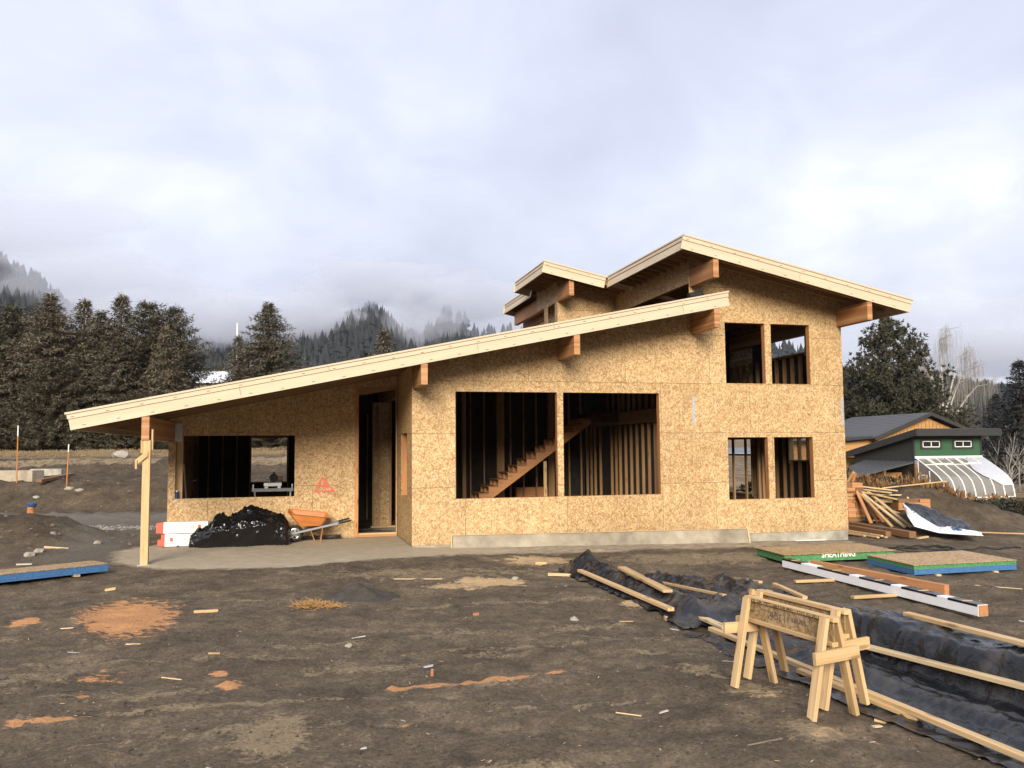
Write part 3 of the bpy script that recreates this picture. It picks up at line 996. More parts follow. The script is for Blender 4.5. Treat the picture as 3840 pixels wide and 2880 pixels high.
# right-hand rooms
studs('stud', [(11.17, w_) for w_ in (0.5, 0.95, 1.35, 1.53, 1.94, 2.36, 2.70, 3.1, 3.5, 3.9, 4.35)], Z0, 3.0, w=0.10, up=(0, 1, 0))
studs('stud', [(11.17, w_) for w_ in (0.5, 0.95, 1.36, 1.75, 2.15, 2.55, 2.95, 3.58, 4.0, 4.4, 4.8, 5.2, 5.6)], 3.31, 4.84, w=0.12, up=(0, 1, 0))
studs('stud', [(9.14, 2.0), (9.52, 2.0), (9.90, 2.0), (10.02, 2.0), (10.3, 2.6), (10.42, 2.6), (8.6, 2.0), (8.2, 2.0)], Z0, 3.0, w=0.089)
studs('stud', [(u, 5.5) for u in (7.4, 7.8, 8.2, 8.6, 9.0, 9.4, 9.8)], 3.31, 5.8)
# porch room
studs('stud', [(u, 7.9) for u in (-5.3, -5.0, -4.6, -4.2, -3.81, -2.70, -2.3, -1.9, -1.5, -1.1, -0.7, -0.3)], Z0, 3.4)
studs('stud', [(u, 5.0) for u in (-0.39, -0.23, 0.1, 0.5)], Z0, 3.6)
MB().box(-0.40, 0.13, 5.06, 5.08, 0.1, 3.6).build('inner_panel_or_shade', M['osb_in'], house)
hboard('sole_plate', (-0.45, 5.0, 0.125), (0.4, 5.0, 0.125), 0.12, 0.045, 'lumber')
studs('stud', [(-5.385, 3.4), (-5.385, 3.8), (-5.385, 4.3), (-5.385, 5.0), (-5.385, 5.8), (-5.385, 6.6)], Z0, 2.7, up=(0, 1, 0))
hboard('corner_post', (-5.20, 2.775, 0.1), (-5.20, 2.775, 2.64), 0.14, 0.13, 'lumber', (1, 0, 0))

# ---- stairs: three cut stringers with treads
stair = MB()
NT_, U0, ZT0, RUN, RISE = 12, 2.49, 1.002, 0.279, 0.1912
u_top = U0 + RUN * NT_


def stringer(w0):
    lo = []
    us = U0 - RUN * 4.2
    poly = []
    for k in range(-4, NT_):
        ua = U0 + k * RUN
        z = ZT0 + k * RISE
        poly += [(ua, z - RISE), (ua, z)]
    poly.append((U0 + NT_ * RUN, ZT0 + (NT_ - 1) * RISE))
    zb = lambda u: 0.889 + 0.7085 * (u - 2.89)
    ue = U0 + NT_ * RUN
    poly.append((ue, zb(ue)))
    ub = 2.89 + (0.102 - 0.889) / 0.7085
    poly.append((ub, 0.102))
    poly = [(u, max(z, 0.102)) for u, z in poly]
    return MB().prism([(u, w0, z) for u, z in reversed(poly)], (0, 0.038, 0))


st = stringer(4.30).build('staircase', 'orange_wood', house)
for w_ in (4.82, 5.32):
    stringer(w_).build('stringer', 'orange_wood', st)
for k in range(-3, NT_):
    ua = U0 + k * RUN
    MB().box(ua - 0.02, ua + RUN - 0.002, 4.295, 5.36, ZT0 + k * RISE + 0.0, ZT0 + k * RISE + 0.028).build('tread', M['brown_wood'], st)
hboard('prop_stud', (4.475, 4.45, 0.1), (4.475, 4.45, 1.90), 0.089, 0.038, 'lumber', (0, 1, 0))

# ---- beams that carry the roofs and poke out of the front
for n_, (u, zt, zb, w1) in enumerate(((-5.385, 2.945, 2.495, 8.8), (0.09, 4.085, 3.638, 9.0), (3.523, 4.80, 4.351, 9.0), (7.0, 5.52, 5.071, 0.3), (7.005, 6.69, 6.251, -0.003), (11.18, 5.82, 5.373, 10.0))):
    MB().box(u - 0.07, u + 0.07, -1.236, w1, zb, zt).build('roof_beam', 'glulam', house)
MB().box(5.07, 5.215, 3.82, 4.926, 6.66, 7.105).build('roof_beam', 'glulam', house)
MB().box(5.086, 5.215, 4.95, 10.0, 6.67, 7.095).build('roof_beam', 'glulam', house)
MB().box(6.936, 7.075, 0.02, 4.9, 6.36, 6.69).build('roof_beam', 'glulam', house)
MB().box(5.40, 5.47, 7.1, 10.0, 6.5, 6.95).build('roof_beam', 'glulam', house)

# ---- roofs
def slope_frame(zf, k):
    th = math.atan(k)
    e = Vector((math.cos(th), 0, math.sin(th)))
    nn = Vector((-math.sin(th), 0, math.cos(th)))
    return e, nn


def roof_rect(zf, k, u0, u1, w0, w1, t0, t1):
    """slab between depths t0 < t1 below the roof plane (measured square to it), ends cut square"""
    e, nn = slope_frame(zf, k)
    a, b = Vector((u0, w0, zf(u0))), Vector((u1, w0, zf(u1)))
    return MB().prism([a - nn * t0, b - nn * t0, b - nn * t1, a - nn * t1], (0, w1 - w0, 0))


def rake(zf, k, u0, u1, w, par, sgn=-1, ext=(0, 0)):
    """three-step fascia along the slope in the plane w (facing -w when sgn is -1)"""
    for (t0, t1, back, ins, nm) in ((0.0, 0.042, 0.0, 0.0, 'drip_board'), (0.042, 0.136, 0.022, 0.022, 'fascia_board'), (0.136, 0.35, 0.042, 0.036, 'fascia_board')):
        wa, wb = sorted((w - sgn * back, w - sgn * 0.075))
        e, nn = slope_frame(zf, k)
        L0, L1 = u0 + (ins if ext[0] else 0), u1 - (ins if ext[1] else 0)
        js = [L0]
        while L1 - js[-1] > 5.6:
            js.append(js[-1] + (3.1 if len(js) == 1 and t0 > .1 else 4.88))
        js.append(L1)
        for La, Lb in zip(js[:-1], js[1:]):
            La += 0.002 if La > L0 else 0
            Lb -= 0.002 if Lb < L1 else 0
            A, B = Vector((La, 0, zf(La))), Vector((Lb, 0, zf(Lb)))
            c = (t0 + t1) / 2
            p = A - nn * c; q = B - nn * c
            p.y = q.y = (wa + wb) / 2
            board(nm, p, q, wb - wa, (t1 - t0) - 0.002, 'fascia', par, tuple(nn), 0.0015)
        if t0 > .03:
            sm = MB()
            for J in js[1:-1]:
                A = Vector((J, w - sgn * back + sgn * 0.0008, zf(J))) - nn * (t0 + .02)
                sm.beam(A, A - nn * min(.11, t1 - t0 - .03), .018, .002, (0, 1, 0))
            if sm.v:
                sm.build('joint_smear', 'smear', par)
    # nail marks
    e, nn = slope_frame(zf, k)
    mb = MB()
    x = u0 + 0.12
    i = 0
    while x < u1 - 0.05:
        for t, bk, sh in ((0.105, 0.0205, 0.0), (0.30, 0.0405, 0.16)):
            uu = min(x + sh, u1 - 0.06)
            c = Vector((uu, w - sgn * bk, zf(uu))) - nn * (t + rnd.uniform(-0.012, 0.012))
            mb.beam(c - e * 0.032, c + e * 0.032, 0.003, 0.013, tuple(nn))
        x += 0.61
        i += 1
    mb.build('nail_mark', 'nail', par)


def eave(zf, k, u, w0, w1, par, sgn=-1):
    """the same three boards along w on an edge that faces -u"""
    e, nn = slope_frame(zf, k)
    for (t0, t1, back, nm) in ((0.0, 0.042, 0.0, 'drip_board'), (0.042, 0.136, 0.022, 'fascia_board'), (0.136, 0.35, 0.042, 'fascia_board')):
        A = Vector((u, 0, zf(u))) - nn * ((t0 + t1) / 2) - e * sgn * ((back + 0.075) / 2)
        board(nm, (A.x, w0, A.z), (A.x, w1, A.z), 0.075 - back, (t1 - t0) - 0.002, 'fascia', par, tuple(nn), 0.0015)
    mb = MB()
    x = w0 + 0.3
    while x < w1 - 0.1:
        for t, bk in ((0.105, 0.0205), (0.29, 0.0405)):
            c = Vector((u, x, zf(u))) - nn * t - e * sgn * bk
            mb.beam(c - Vector((0, 0.02, 0)), c + Vector((0, 0.02, 0)), 0.004, 0.010, tuple(nn))
        x += 0.61
    mb.build('nail_mark', 'nail', par)


KL, KU = 0.2068, -0.2086
WF = -1.294
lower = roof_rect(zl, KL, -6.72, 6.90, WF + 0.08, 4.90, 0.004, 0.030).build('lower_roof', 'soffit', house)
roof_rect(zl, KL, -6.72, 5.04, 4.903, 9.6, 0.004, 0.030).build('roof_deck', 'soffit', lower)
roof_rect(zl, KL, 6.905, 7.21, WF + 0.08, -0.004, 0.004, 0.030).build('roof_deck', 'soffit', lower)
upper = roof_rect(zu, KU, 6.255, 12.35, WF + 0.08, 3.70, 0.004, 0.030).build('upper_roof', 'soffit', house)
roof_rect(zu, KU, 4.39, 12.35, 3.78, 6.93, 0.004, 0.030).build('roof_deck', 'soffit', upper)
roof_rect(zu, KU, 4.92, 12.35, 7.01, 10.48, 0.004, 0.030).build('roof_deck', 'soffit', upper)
rake(zl, KL, -6.814, 7.294, WF, lower, ext=(1, 1))
rake(zu, KU, 6.176, 12.437, WF, upper, ext=(0, 1))
rake(zu, KU, 4.30, 6.176, 3.69, upper)
rake(zu, KU, 4.30, 4.85, 7.01, upper, sgn=1)
rake(zu, KU, 4.85, 12.437, 10.56, upper, sgn=1)
eave(zu, KU, 6.176, WF + 0.076, 3.613, upper)
eave(zu, KU, 4.30, 3.766, 6.934, upper)
eave(zu, KU, 4.85, 7.0, 10.484, upper)
eave(zl, KL, -6.814, WF + 0.076, 9.6, lower)
eave(zu, KU, 12.437, WF + 0.076, 10.484, upper, sgn=1)


def rafter(zf, k, u0, u1, w, par, d=0.235):
    e, nn = slope_frame(zf, k)
    A, B = Vector((u0, w, zf(u0))) - nn * (0.030 + d / 2), Vector((u1, w, zf(u1))) - nn * (0.030 + d / 2)
    board('rafter', A, B, 0.038, d, 'stud', par, tuple(nn), 0.0)


for i in range(26):
    w_ = WF + 0.16 + i * 0.4064
    if w_ > 9.4:
        break
    if abs(w_) > 0.06:
        rafter(zl, KL, -6.70, 7.18 if w_ < -0.05 else (6.86 if w_ < 4.85 else 5.0), w_, lower)
for i in range(29):
    w_ = WF + 0.16 + i * 0.4064
    if w_ > 10.4:
        break
    if abs(w_) < 0.06 or abs(w_ - 6.97) < 0.09:
        continue
    if abs(w_ - 3.73) < 0.09:
        w_ = 3.86
    rafter(zu, KU, 6.27 if w_ < 3.66 else (4.41 if w_ < 6.9 else 4.94), 12.32, w_, upper, 0.19)

# ---- steel straps, hanger, spray mark
def strap(u0, z0, u1, z1):
    mb = MB()
    mb.beam((u0, -0.003, z0), (u1, -0.003, z1), 0.075, 0.004, (0, 1, 0))
    o = mb.build('steel_strap', 'galv', house)
    h = MB()
    for k in range(14):
        t = (k + 0.5) / 14
        for s in (-0.018, 0.018):
            cx, cz = u0 + (u1 - u0) * t + s, z0 + (z1 - z0) * t
            h.box(cx - 0.006, cx + 0.006, -0.0075, -0.0055, cz - 0.006, cz + 0.006)
    h.build('nail_hole', 'steel_grey', o)


strap(6.965, 2.80, 6.965, 3.515)
strap(11.19, 2.80, 11.19, 3.515)
MB().box(-5.305, -5.14, 2.53, 2.542, 2.50, 2.93).build('beam_hanger', 'galv', house)


def stroke(pts, wd, name, mat, y):
    mb = MB()
    for a, b in zip(pts[:-1], pts[1:]):
        mb.beam((a[0], y, a[1]), (b[0], y, b[1]), wd, 0.003, (0, 1, 0))
    return mb.build(name, mat, house)


stroke([(-1.858, 1.60), (-2.05, 1.25), (-1.585, 1.262), (-1.862, 1.585)], 0.036, 'spray_triangle', 'red_spray', 2.5415)
stroke([(-1.918, 1.475), (-1.925, 1.385), (-1.80, 1.375)], 0.036, 'spray_numeral', 'red_spray', 2.5410)
stroke([(-1.812, 1.485), (-1.790, 1.285)], 0.036, 'spray_numeral', 'red_spray', 2.5400)
stroke([(-2.062, 1.24), (-2.045, 1.235)], 0.07, 'spray_blot', 'red_spray', 2.5395)

# ---- post under the left beam with its cleats
zpost = gz(*hw(-5.36, -1.15)[:2])
hboard('post', (-5.36, -1.13, zpost - 0.02), (-5.36, -1.13, 2.493), 0.14, 0.14, 'lumber', (1, 0, 0))
for dx in (-0.045, 0.0, 0.045):
    pass
board('cleat', (-5.36 + 0.09, -1.10, 2.30), (-5.36 + 0.09, -1.10, 2.70), 0.09, 0.036, 'lumber', house, (1, 0, 0))
board('cleat', (-5.36 - 0.09, -1.15, 2.24), (-5.36 - 0.09, -1.15, 2.492), 0.09, 0.036, 'lumber', house, (1, 0, 0))
board('brace_block', (-5.37, -1.22, 2.20), (-5.53, -1.24, 2.06), 0.09, 0.038, 'lumber', house, (0, 1, 0))
board('brace_block', (-5.53, -1.24, 2.10), (-5.53, -1.24, 1.93), 0.09, 0.038, 'lumber', house, (1, 0, 0))
MB().box(-5.47, -5.25, -1.24, -1.02, zpost - 0.3, zpost + 0.012).build('post_footing', 'concrete', house)

# ---- loose form board leaning along the footing
fb = MB()
A0, B0 = hw(0.847, -0.14), hw(8.30, -0.14)
form = thing('form_board', 'long grey concrete form board leaning on the foundation under the big windows', 'form board', (HX, HY, 0), HA)
MB().prism([(0.90, -0.10, 0.326), (0.90, -0.20, -0.035), (8.26, -0.20, -0.095), (8.26, -0.10, 0.248)], (0, 0.016, 0)).build('panel', 'form', form)
board('edge_batten', (0.865, -0.20, -0.04), (0.865, -0.105, 0.335), 0.05, 0.03, 'lumber_pale', form, (1, 0, 0))
board('edge_batten', (8.285, -0.20, -0.10), (8.285, -0.105, 0.255), 0.05, 0.03, 'lumber_pale', form, (1, 0, 0))
board('edge_batten', (0.88, -0.105, 0.333), (8.30, -0.105, 0.254), 0.03, 0.012, 'lumber_pale', form)
import bmesh
# ================================================================ things on the site
def wpt(x, y, dz=0.0):
    return Vector((x, y, gz(x, y) + dz))


# ---- sawhorses
FEET_W = 0.42


def make_sawhorse(loc, rz, label, texts):
    t = thing('sawhorse', label, 'sawhorse', loc, rz, 'pair of site-built sawhorses')
    L = 1.20
    board('top_flange', (0, 0, 0.77), (L, 0, 0.77), 0.064, 0.038, 'lumber', t)
    board('bottom_flange', (0.02, 0, 0.568), (L - 0.02, 0, 0.568), 0.064, 0.038, 'lumber', t)
    MB().box(0.03, L - 0.03, -0.006, 0.006, 0.586, 0.752).build('web', M['osb_web'], t)
    for x in (0.075, L - 0.075):
        for s in (-1, 1):
            zf = -0.03
            board('leg', (x, s * 0.053, 0.782), (x, s * 0.222, zf), 0.089, 0.038, 'lumber', t, (0, s, 0.3))
    board('brace', (L + 0.0, -0.235, 0.475), (L + 0.0, 0.215, 0.50), 0.100, 0.038, 'lumber', t, (1, 0, 0))
    board('brace', (0.0, -0.27, 0.50), (0.0, 0.20, 0.49), 0.100, 0.038, 'lumber', t, (1, 0, 0))
    if texts:
        me = text_mesh('APA PR-L 1305 CDK 12412-R 11 KSNBS 40X3 EI PEFC Certified - PEFC / 18-31-08', 0.031, 'black_paint', 'flange_print', bold=0.0006)
        o = link('flange_print', me, t)
        o.matrix_local = Matrix.Translation((L / 2, -0.0327, 0.769)) @ Matrix.Rotation(math.pi / 2, 4, 'X') @ Matrix.Rotation(math.pi, 4, 'Z')
        w_ = max(v.co.x for v in me.vertices) - min(v.co.x for v in me.vertices)
        for v in me.vertices:
            v.co.x *= 1.10 / w_
        me = text_mesh('series 11 2Qtr.', 0.085, 'grey_print', 'web_print', bold=0.001)
        o = link('web_print', me, t)
        o.matrix_local = Matrix.Translation((L / 2 - 0.02, -0.0066, 0.665)) @ Matrix.Rotation(math.pi / 2, 4, 'X') @ Matrix.Rotation(math.pi, 4, 'Z')
    return t


M['film_dusty'] = m_film('soiled_black_film', (0.014, 0.015, 0.018), 0.55, 0.30)
M['osb_web'] = m_osb('osb_web', lines=False, tint=0.55)
M['grey_print'] = m_plain('faded_grey_print', (0.10, 0.09, 0.08), 0.8)
ang = math.atan2(-0.935, 0.355)
g0 = gz(2.35, 7.7)
make_sawhorse((2.236, 8.232, g0), ang, 'near sawhorse of two, its top rail stamped with black print', True)
make_sawhorse((2.419, 8.461, gz(2.6, 7.9) + 0.01), ang, 'far sawhorse of two, standing against the black plastic', False)
b = thing('wood_block', 'short upright wood block on the left end of the near sawhorse', 'wood scrap', (2.265, 8.225, g0 + 0.79), ang,
          data=MB().box(-0.02, 0.025, 0.0, 0.04, 0.0, 0.055).mesh('wood_block', 'lumber'))


# ---- sheets of plastic film
FILM = []
def film(name, label, O, e, m, e0, e1, f0, f1, hf, ne, nm, mat, seed, wr=0.03, cat='plastic sheet'):
    E = np.linspace(e0, e1, ne)
    T = np.linspace(0, 1, nm)
    EE, TT = np.meshgrid(E, T)
    m0 = np.interp(EE, *zip(*f0)) + 0.07 * fbm(EE * 1.7, EE * 0 + 2, seed, 3)
    m1 = np.interp(EE, *zip(*f1)) + 0.09 * fbm(EE * 1.5, EE * 0 + 7, seed + 1, 3)
    MM_ = m0 + (m1 - m0) * TT
    EE2 = EE + 0.08 * fbm(MM_ * 2.0, EE * 0.3, seed + 5, 3) * np.where((EE < e0 + 0.3) | (EE > e1 - 0.3), 1.6, 0.3)
    X = O[0] + EE2 * e[0] + MM_ * m[0]
    Y = O[1] + EE2 * e[1] + MM_ * m[1]
    h = hf(EE, MM_)
    r1 = (1 - np.abs(2.2 * fbm(EE * 1.1 + MM_, MM_ * 4.6 - EE * .4, seed + 9, 2))) ** 6
    r2 = (1 - np.abs(2.2 * fbm(EE * 3.6 + 2.5 * MM_, MM_ * 2.6 - EE * 1.1, seed + 13, 2))) ** 5
    r3 = fbm(EE * 12, MM_ * 14, seed + 21, 2)
    border = np.minimum(np.minimum(TT, 1 - TT) * 8, 1)
    Z = H0(X, Y) + np.maximum(Hn(X, Y), -0.02) + 0.02 + h + wr * (r1 * 0.8 + r2 * 0.8) * (0.35 + 0.65 * border) + wr * 0.15 * r3
    me = bpy.data.meshes.new(name)
    vs = np.stack([X, Y, Z], -1).reshape(-1, 3)
    fs = []
    for j in range(nm - 1):
        for i in range(ne - 1):
            k = j * ne + i
            fs.append((k, k + 1, k + ne + 1, k + ne))
    me.from_pydata(vs.tolist(), [], fs)
    me.polygons.foreach_set('use_smooth', [True] * len(fs))
    me.materials.append(M[mat])
    FILM.append((X.ravel(), Y.ravel(), Z.ravel()))
    return tag(link(name, me), label, cat)


def fz(x, y):
    """height of the plastic (or else the ground) at a spot"""
    best, z = 0.12 ** 2, gz(x, y)
    for X, Y, Z in FILM:
        d2 = (X - x) ** 2 + (Y - y) ** 2
        m = d2 < 0.12 ** 2
        if m.any():
            z = max(z, float(np.percentile(Z[m], 80)))
    return z


def rest(p, q, w_, t_, label, mat='lumber', group=None):
    """a board lying on the plastic: it touches the highest point under it"""
    p, q = Vector(p), Vector(q)
    s = np.array([fz(*(p.lerp(q, k / 10))) for k in range(11)])
    k_ = np.arange(11) / 10
    sl, ic = np.polyfit(k_, s, 1)
    ic += max(0.0, float((s - ic - sl * k_).max())) * 0.75
    a, b = float(ic), float(ic + sl)
    return lay2(tuple(p), a + t_ / 2 - .008, tuple(q), b + t_ / 2 - .008, w_, t_, label, mat, group)


E1, M1 = (0.285, -0.9585), (0.9585, 0.285)


def h_near(E, Q):
    fold = 0.035 * (1 - np.abs(2 * fbm(E * 2.3, Q * 1.6, 77, 3))) ** 4 * ss(0.62, 0.82, Q) * (1 - ss(0.98, 1.15, Q))
    Q = Q + fold
    ridge = ss(0.45, 1.0, E + 0.12 * fbm(Q * 3, E, 3))
    up = ss(0.80 + 0.06 * fbm(E * 2.2, E * 0, 41, 3), 0.97, Q) * (1 - ss(1.36, 1.62, Q))
    return ridge * 0.37 * up + 0.06 * ss(0.1, 0.6, Q) + 0.055 * ss(0.25, 0.36, Q) * (1 - ss(0.40, 0.56, Q)) * ss(1.2, 2.0, E) + 0.03 * fbm(E * 0.8, Q * 2, 5, 2)


film('plastic_sheet', 'large black plastic sheet behind and under the sawhorses, held down by long boards', (2.37, 10.37), E1, M1, -0.15, 6.6,
     [(-0.2, -0.30), (0.6, -0.30), (2.0, -0.42), (3.5, -0.27), (6.6, -0.15)], [(-0.2, 0.55), (0.5, 1.25), (1.0, 1.55), (6.6, 1.62)], h_near, 330, 150, 'film', 3, 0.017)
E2, M2 = (0.241, -0.970), (0.970, 0.241)


def h_far(E, Q):
    r1 = 0.26 * np.exp(-np.abs((Q - 0.32) / 0.24) ** 1.5) * ss(-1.0, -0.5, E)
    r2 = 0.15 * np.exp(-np.abs((Q - 1.12 - .05 * E) / 0.13) ** 1.4) * ss(0.2, 0.8, E)
    r3 = 0.20 * np.exp(-np.abs((Q - 1.92) / 0.16) ** 1.4) * ss(0.9, 1.5, E)
    r4 = 0.20 * np.exp(-((Q - 0.88) / 0.30) ** 2) * ss(2.8, 3.4, E)
    r5 = 0.14 * np.exp(-((Q - 1.55) / 0.45) ** 2) * ss(3.0, 3.7, E)
    r6 = 0.17 * np.exp(-((E + 0.55) / 0.35) ** 2) * np.exp(-((Q - 0.25) / 0.4) ** 2)
    ends = ss(-1.05, -0.75, E) * (1 - ss(3.75, 4.22, E)) * ss(-0.12, 0.05, Q)
    return ends * (r1 + r2 + r3 + r4 + r5 + r6) * (0.85 + 0.3 * fbm(E * 1.3, Q, 8, 2))


film('plastic_sheet', 'black plastic heaped in soil-filled folds nearer the house, weighed down with short boards', (1.149, 14.868), E2, M2, -1.05, 4.3,
     [(-1.1, -0.1), (4.3, -0.08)], [(-1.1, 0.35), (-0.3, 0.50), (0.3, 0.7), (0.6, 2.05), (1.2, 2.35), (4.3, 1.95)], h_far, 300, 180, 'film_dusty', 31, 0.042)


# ---- boards lying on and around the film
def lay(p, q, zc, w, t, label, mat='lumber', group=None, name='board', edge=False):
    o = board(name, (*p, zc), (*q, zc if not isinstance(zc, tuple) else zc), w, t, mat, None, (0, 0, 1))
    return tag(o, label, 'board', group)


def lay2(p, z0, q, z1, w, t, label, mat='lumber', group=None, cat='board', name='board', up=(0, 0, 1)):
    return tag(board(name, (*p, z0), (*q, z1), w, t, mat, None, up), label, cat, group)


G_ = 'boards weighing down the black plastic'
rest((2.373, 10.375), (3.80, 5.37), .075, .045, 'long board on the near front edge of the plastic, passing behind the sawhorse legs', group=G_)
rest((2.781, 8.438), (3.314, 7.107), .075, .040, 'shorter board beside the near front edge, passing between the right sawhorse legs', group=G_)
rest((2.95, 10.90), (4.85, 4.95), .092, .040, 'pale flat board along the foot of the tall black plastic fold', 'lumber_pale', G_)
rest((4.103, 8.987), (4.62, 6.90), .085, .042, 'board on the back crest of the tall black plastic fold', group=G_)
rest((1.149, 14.868), (2.054, 11.226), .09, .045, 'long narrow board on the front face of the farther plastic heap', group=G_)
rest((1.745, 13.849), (2.104, 11.713), .135, .038, 'wide rounded plank lying on top of the farther plastic heap', group=G_)
lay2((0.609, 15.204), gz(.62, 15.2) + .03, (1.15, 15.18), gz(1.1, 15.2) + .04, .09, .045, 'short board poking out under the left end of the farther plastic', group=G_)
rest((2.252, 13.873), (2.85, 11.60), .06, .035, 'thin strip in the middle fold of the farther plastic', group=G_)
rest((3.502, 14.327), (3.722, 12.918), .06, .035, 'thin strip on the back edge of the farther plastic, left of two', group=G_)
rest((3.799, 12.489), (3.887, 11.461), .07, .04, 'thin strip on the back edge of the farther plastic, right of two', group=G_)
lay2((1.98, 11.30), gz(2, 11.3) + .03, (2.25, 11.33), gz(2.2, 11.3) + .035, .09, .05, 'stub of board at the near end of the long narrow board', group=G_)
lay2((2.281, 11.60), gz(2.3, 11.6) + .05, (2.56, 10.40), gz(2.55, 10.4) + .055, .11, .036, 'very pale plank at the near foot of the farther plastic heap', 'lumber_pale', G_)

# ---- wrapped beam, bare beam and the sticks they lie on
wb = thing('wrapped_beam', 'long timber wrapped in white paper with black strips on its top', 'beam', (0, 0, 0))
P0, P1 = Vector((4.935, 15.50, gz(4.94, 15.4) + 0.125)), Vector((6.09, 11.16, gz(6.0, 11.2) + 0.125))
dv = (P1 - P0).normalized()
sv = Vector((0, 0, 1)).cross(dv).normalized()
board('wrap', P0, P1, 0.155, 0.150, 'white_paper', wb, ch=0.006)
board('timber_end', P1, P1 + dv * 0.012, 0.140, 0.135, 'orange_wood', wb)
for a, c_ in ((0.00, 0.13), (0.235, 0.42), (0.475, 0.635), (0.685, 0.84), (0.885, 0.998)):
    p, q = P0 + (P1 - P0) * a, P0 + (P1 - P0) * c_
    up_ = Vector((0, 0, 0.0765))
    board('black_strip', p + up_, q + up_, 0.158, 0.004, 'film_shiny', wb)
    board('black_strip', p + sv * -0.0785 + Vector((0, 0, 0.064)), q + sv * -0.0785 + Vector((0, 0, 0.064)), 0.004, 0.030, 'film_shiny', wb)
    mid = (p + q) / 2
    board('strap_tie', mid - sv * 0.081 + up_ * 1.04, mid + sv * 0.081 + up_ * 1.04, 0.025, 0.004, 'lumber_pale', wb)
lay2((5.37, 15.38), gz(5.4, 15.3) + .11, (6.37, 12.62), gz(6.4, 12.6) + .11, .09, .15, 'bare orange timber lying behind the white-wrapped beam', 'orange_wood', cat='beam', name='timber')
lay2((4.585, 13.976), gz(4.6, 14) + .03, (5.75, 14.15), gz(5.6, 14.1) + .03, .085, .04, 'farther of the two sticks under the wrapped beam', cat='board')
lay2((4.91, 12.445), gz(4.9, 12.4) + .03, (6.1, 12.80), gz(6, 12.8) + .03, .085, .04, 'nearer of the two sticks under the wrapped beam', cat='board')


# ---- stacks of sheathing
def osb_stack(label, cor, ax, ay, L, W, z0, layers, top_over, group='stacks of strand board sheets', text=None):
    """cor: near corner; ax, ay: unit directions of the two visible edges"""
    t = thing('sheet_stack', label, 'sheet stack', (*cor, 0), 0, group)
    ax, ay = Vector((*ax, 0)), Vector((*ay, 0))
    z = z0
    r = random.Random(len(label))
    for nsh, mat, nm in layers:
        mb = MB()
        for k in range(nsh):
            j1, j2 = r.uniform(0, 0.006), r.uniform(0, 0.006)
            a = ax * j1 + ay * j2
            mb.prism([a + Vector((0, 0, z)), a + ax * L + Vector((0, 0, z)), a + ax * L + ay * W + Vector((0, 0, z)), a + ay * W + Vector((0, 0, z))], (0, 0, 0.0112))
            z += 0.0115
        mb.build(nm, mat, t)
    o_ = top_over
    a = -ax * o_ - ay * o_
    MB().prism([a + Vector((0, 0, z)), a + ax * (L + 2 * o_) + Vector((0, 0, z)), a + ax * (L + 2 * o_) + ay * (W + 2 * o_) + Vector((0, 0, z)), a + ay * (W + 2 * o_) + Vector((0, 0, z))],
               (0, 0, 0.011)).build('top_sheet', 'osb_flat', t)
    for f in (0.22, 0.78):
        p = ax * (L * f) - ay * 0.04
        board('dunnage', p + Vector((0, 0, z0 - 0.022)), p + ay * (W + 0.06) + Vector((0, 0, z0 - 0.022)), 0.085, 0.040, 'lumber', t)
    return t, z


def unit(a, b):
    d = Vector((b[0] - a[0], b[1] - a[1]))
    return tuple(d.normalized())


gs = gz(5.8, 16.9)
ax, ay = unit((5.161, 16.284), (6.937, 16.70)), unit((5.161, 16.284), (4.97, 17.5))
tg, zt = osb_stack('stack of strand board with dark green edges and white lettering', (5.161, 16.284), ax, ay, 2.40, 1.22, gs + 0.045, [(12, 'green_edge', 'sheet_bundle')], 0.035)
me = text_mesh('SHEATHING', 0.17, 'white_paint', 'sheathing_print', bold=0.004)
bm = bmesh.new(); bm.from_mesh(me)
ys = [v.co.y for v in bm.verts]
cut = min(ys) + 0.078
bmesh.ops.bisect_plane(bm, geom=bm.verts[:] + bm.edges[:] + bm.faces[:], plane_co=(0, cut, 0), plane_no=(0, 1, 0), clear_outer=True)
bm.to_mesh(me); bm.free()
for v in me.vertices:
    v.co.x *= 0.80
o = link('sheathing_print', me, tg)
yaw = math.atan2(ax[1], ax[0])
o.matrix_local = Matrix.Translation(Vector((*ax, 0)) * 1.16 - Vector((*ay, 0)) * 0.003 + Vector((0, 0, zt - cut - 0.002))) @ Matrix.Rotation(yaw, 4, 'Z') @ Matrix.Rotation(math.pi / 2, 4, 'X')
gs = gz(7.6, 15.4)
osb_stack('stack of strand board with bright green edges above blue ones', (6.876, 14.70), unit((6.876, 14.658), (8.925, 15.206)), unit((6.876, 14.70), (6.66, 16.1)), 2.16, 1.42, gs + 0.045,
          [(8, 'blue_edge', 'blue_sheet_bundle'), (6, 'green_edge', 'green_sheet_bundle')], 0.012)
osb_stack('blue-edged stack of strand board by itself at the left edge of the yard', (-7.292, 15.40), unit((-7.292, 15.402), (-8.449, 14.104)), unit((-7.29, 15.40), (-8.1, 16.05)), 2.44, 0.62, gz(-7.8, 15) + 0.05,
          [(11, 'blue_edge', 'sheet_bundle')], 0.008)

# ---- porch: boxes, plastic heap, wheelbarrow
def uwz(u, w, z):
    return hw(u, w, z)


zp = gz(*hw(-4.5, 1.9)[:2])


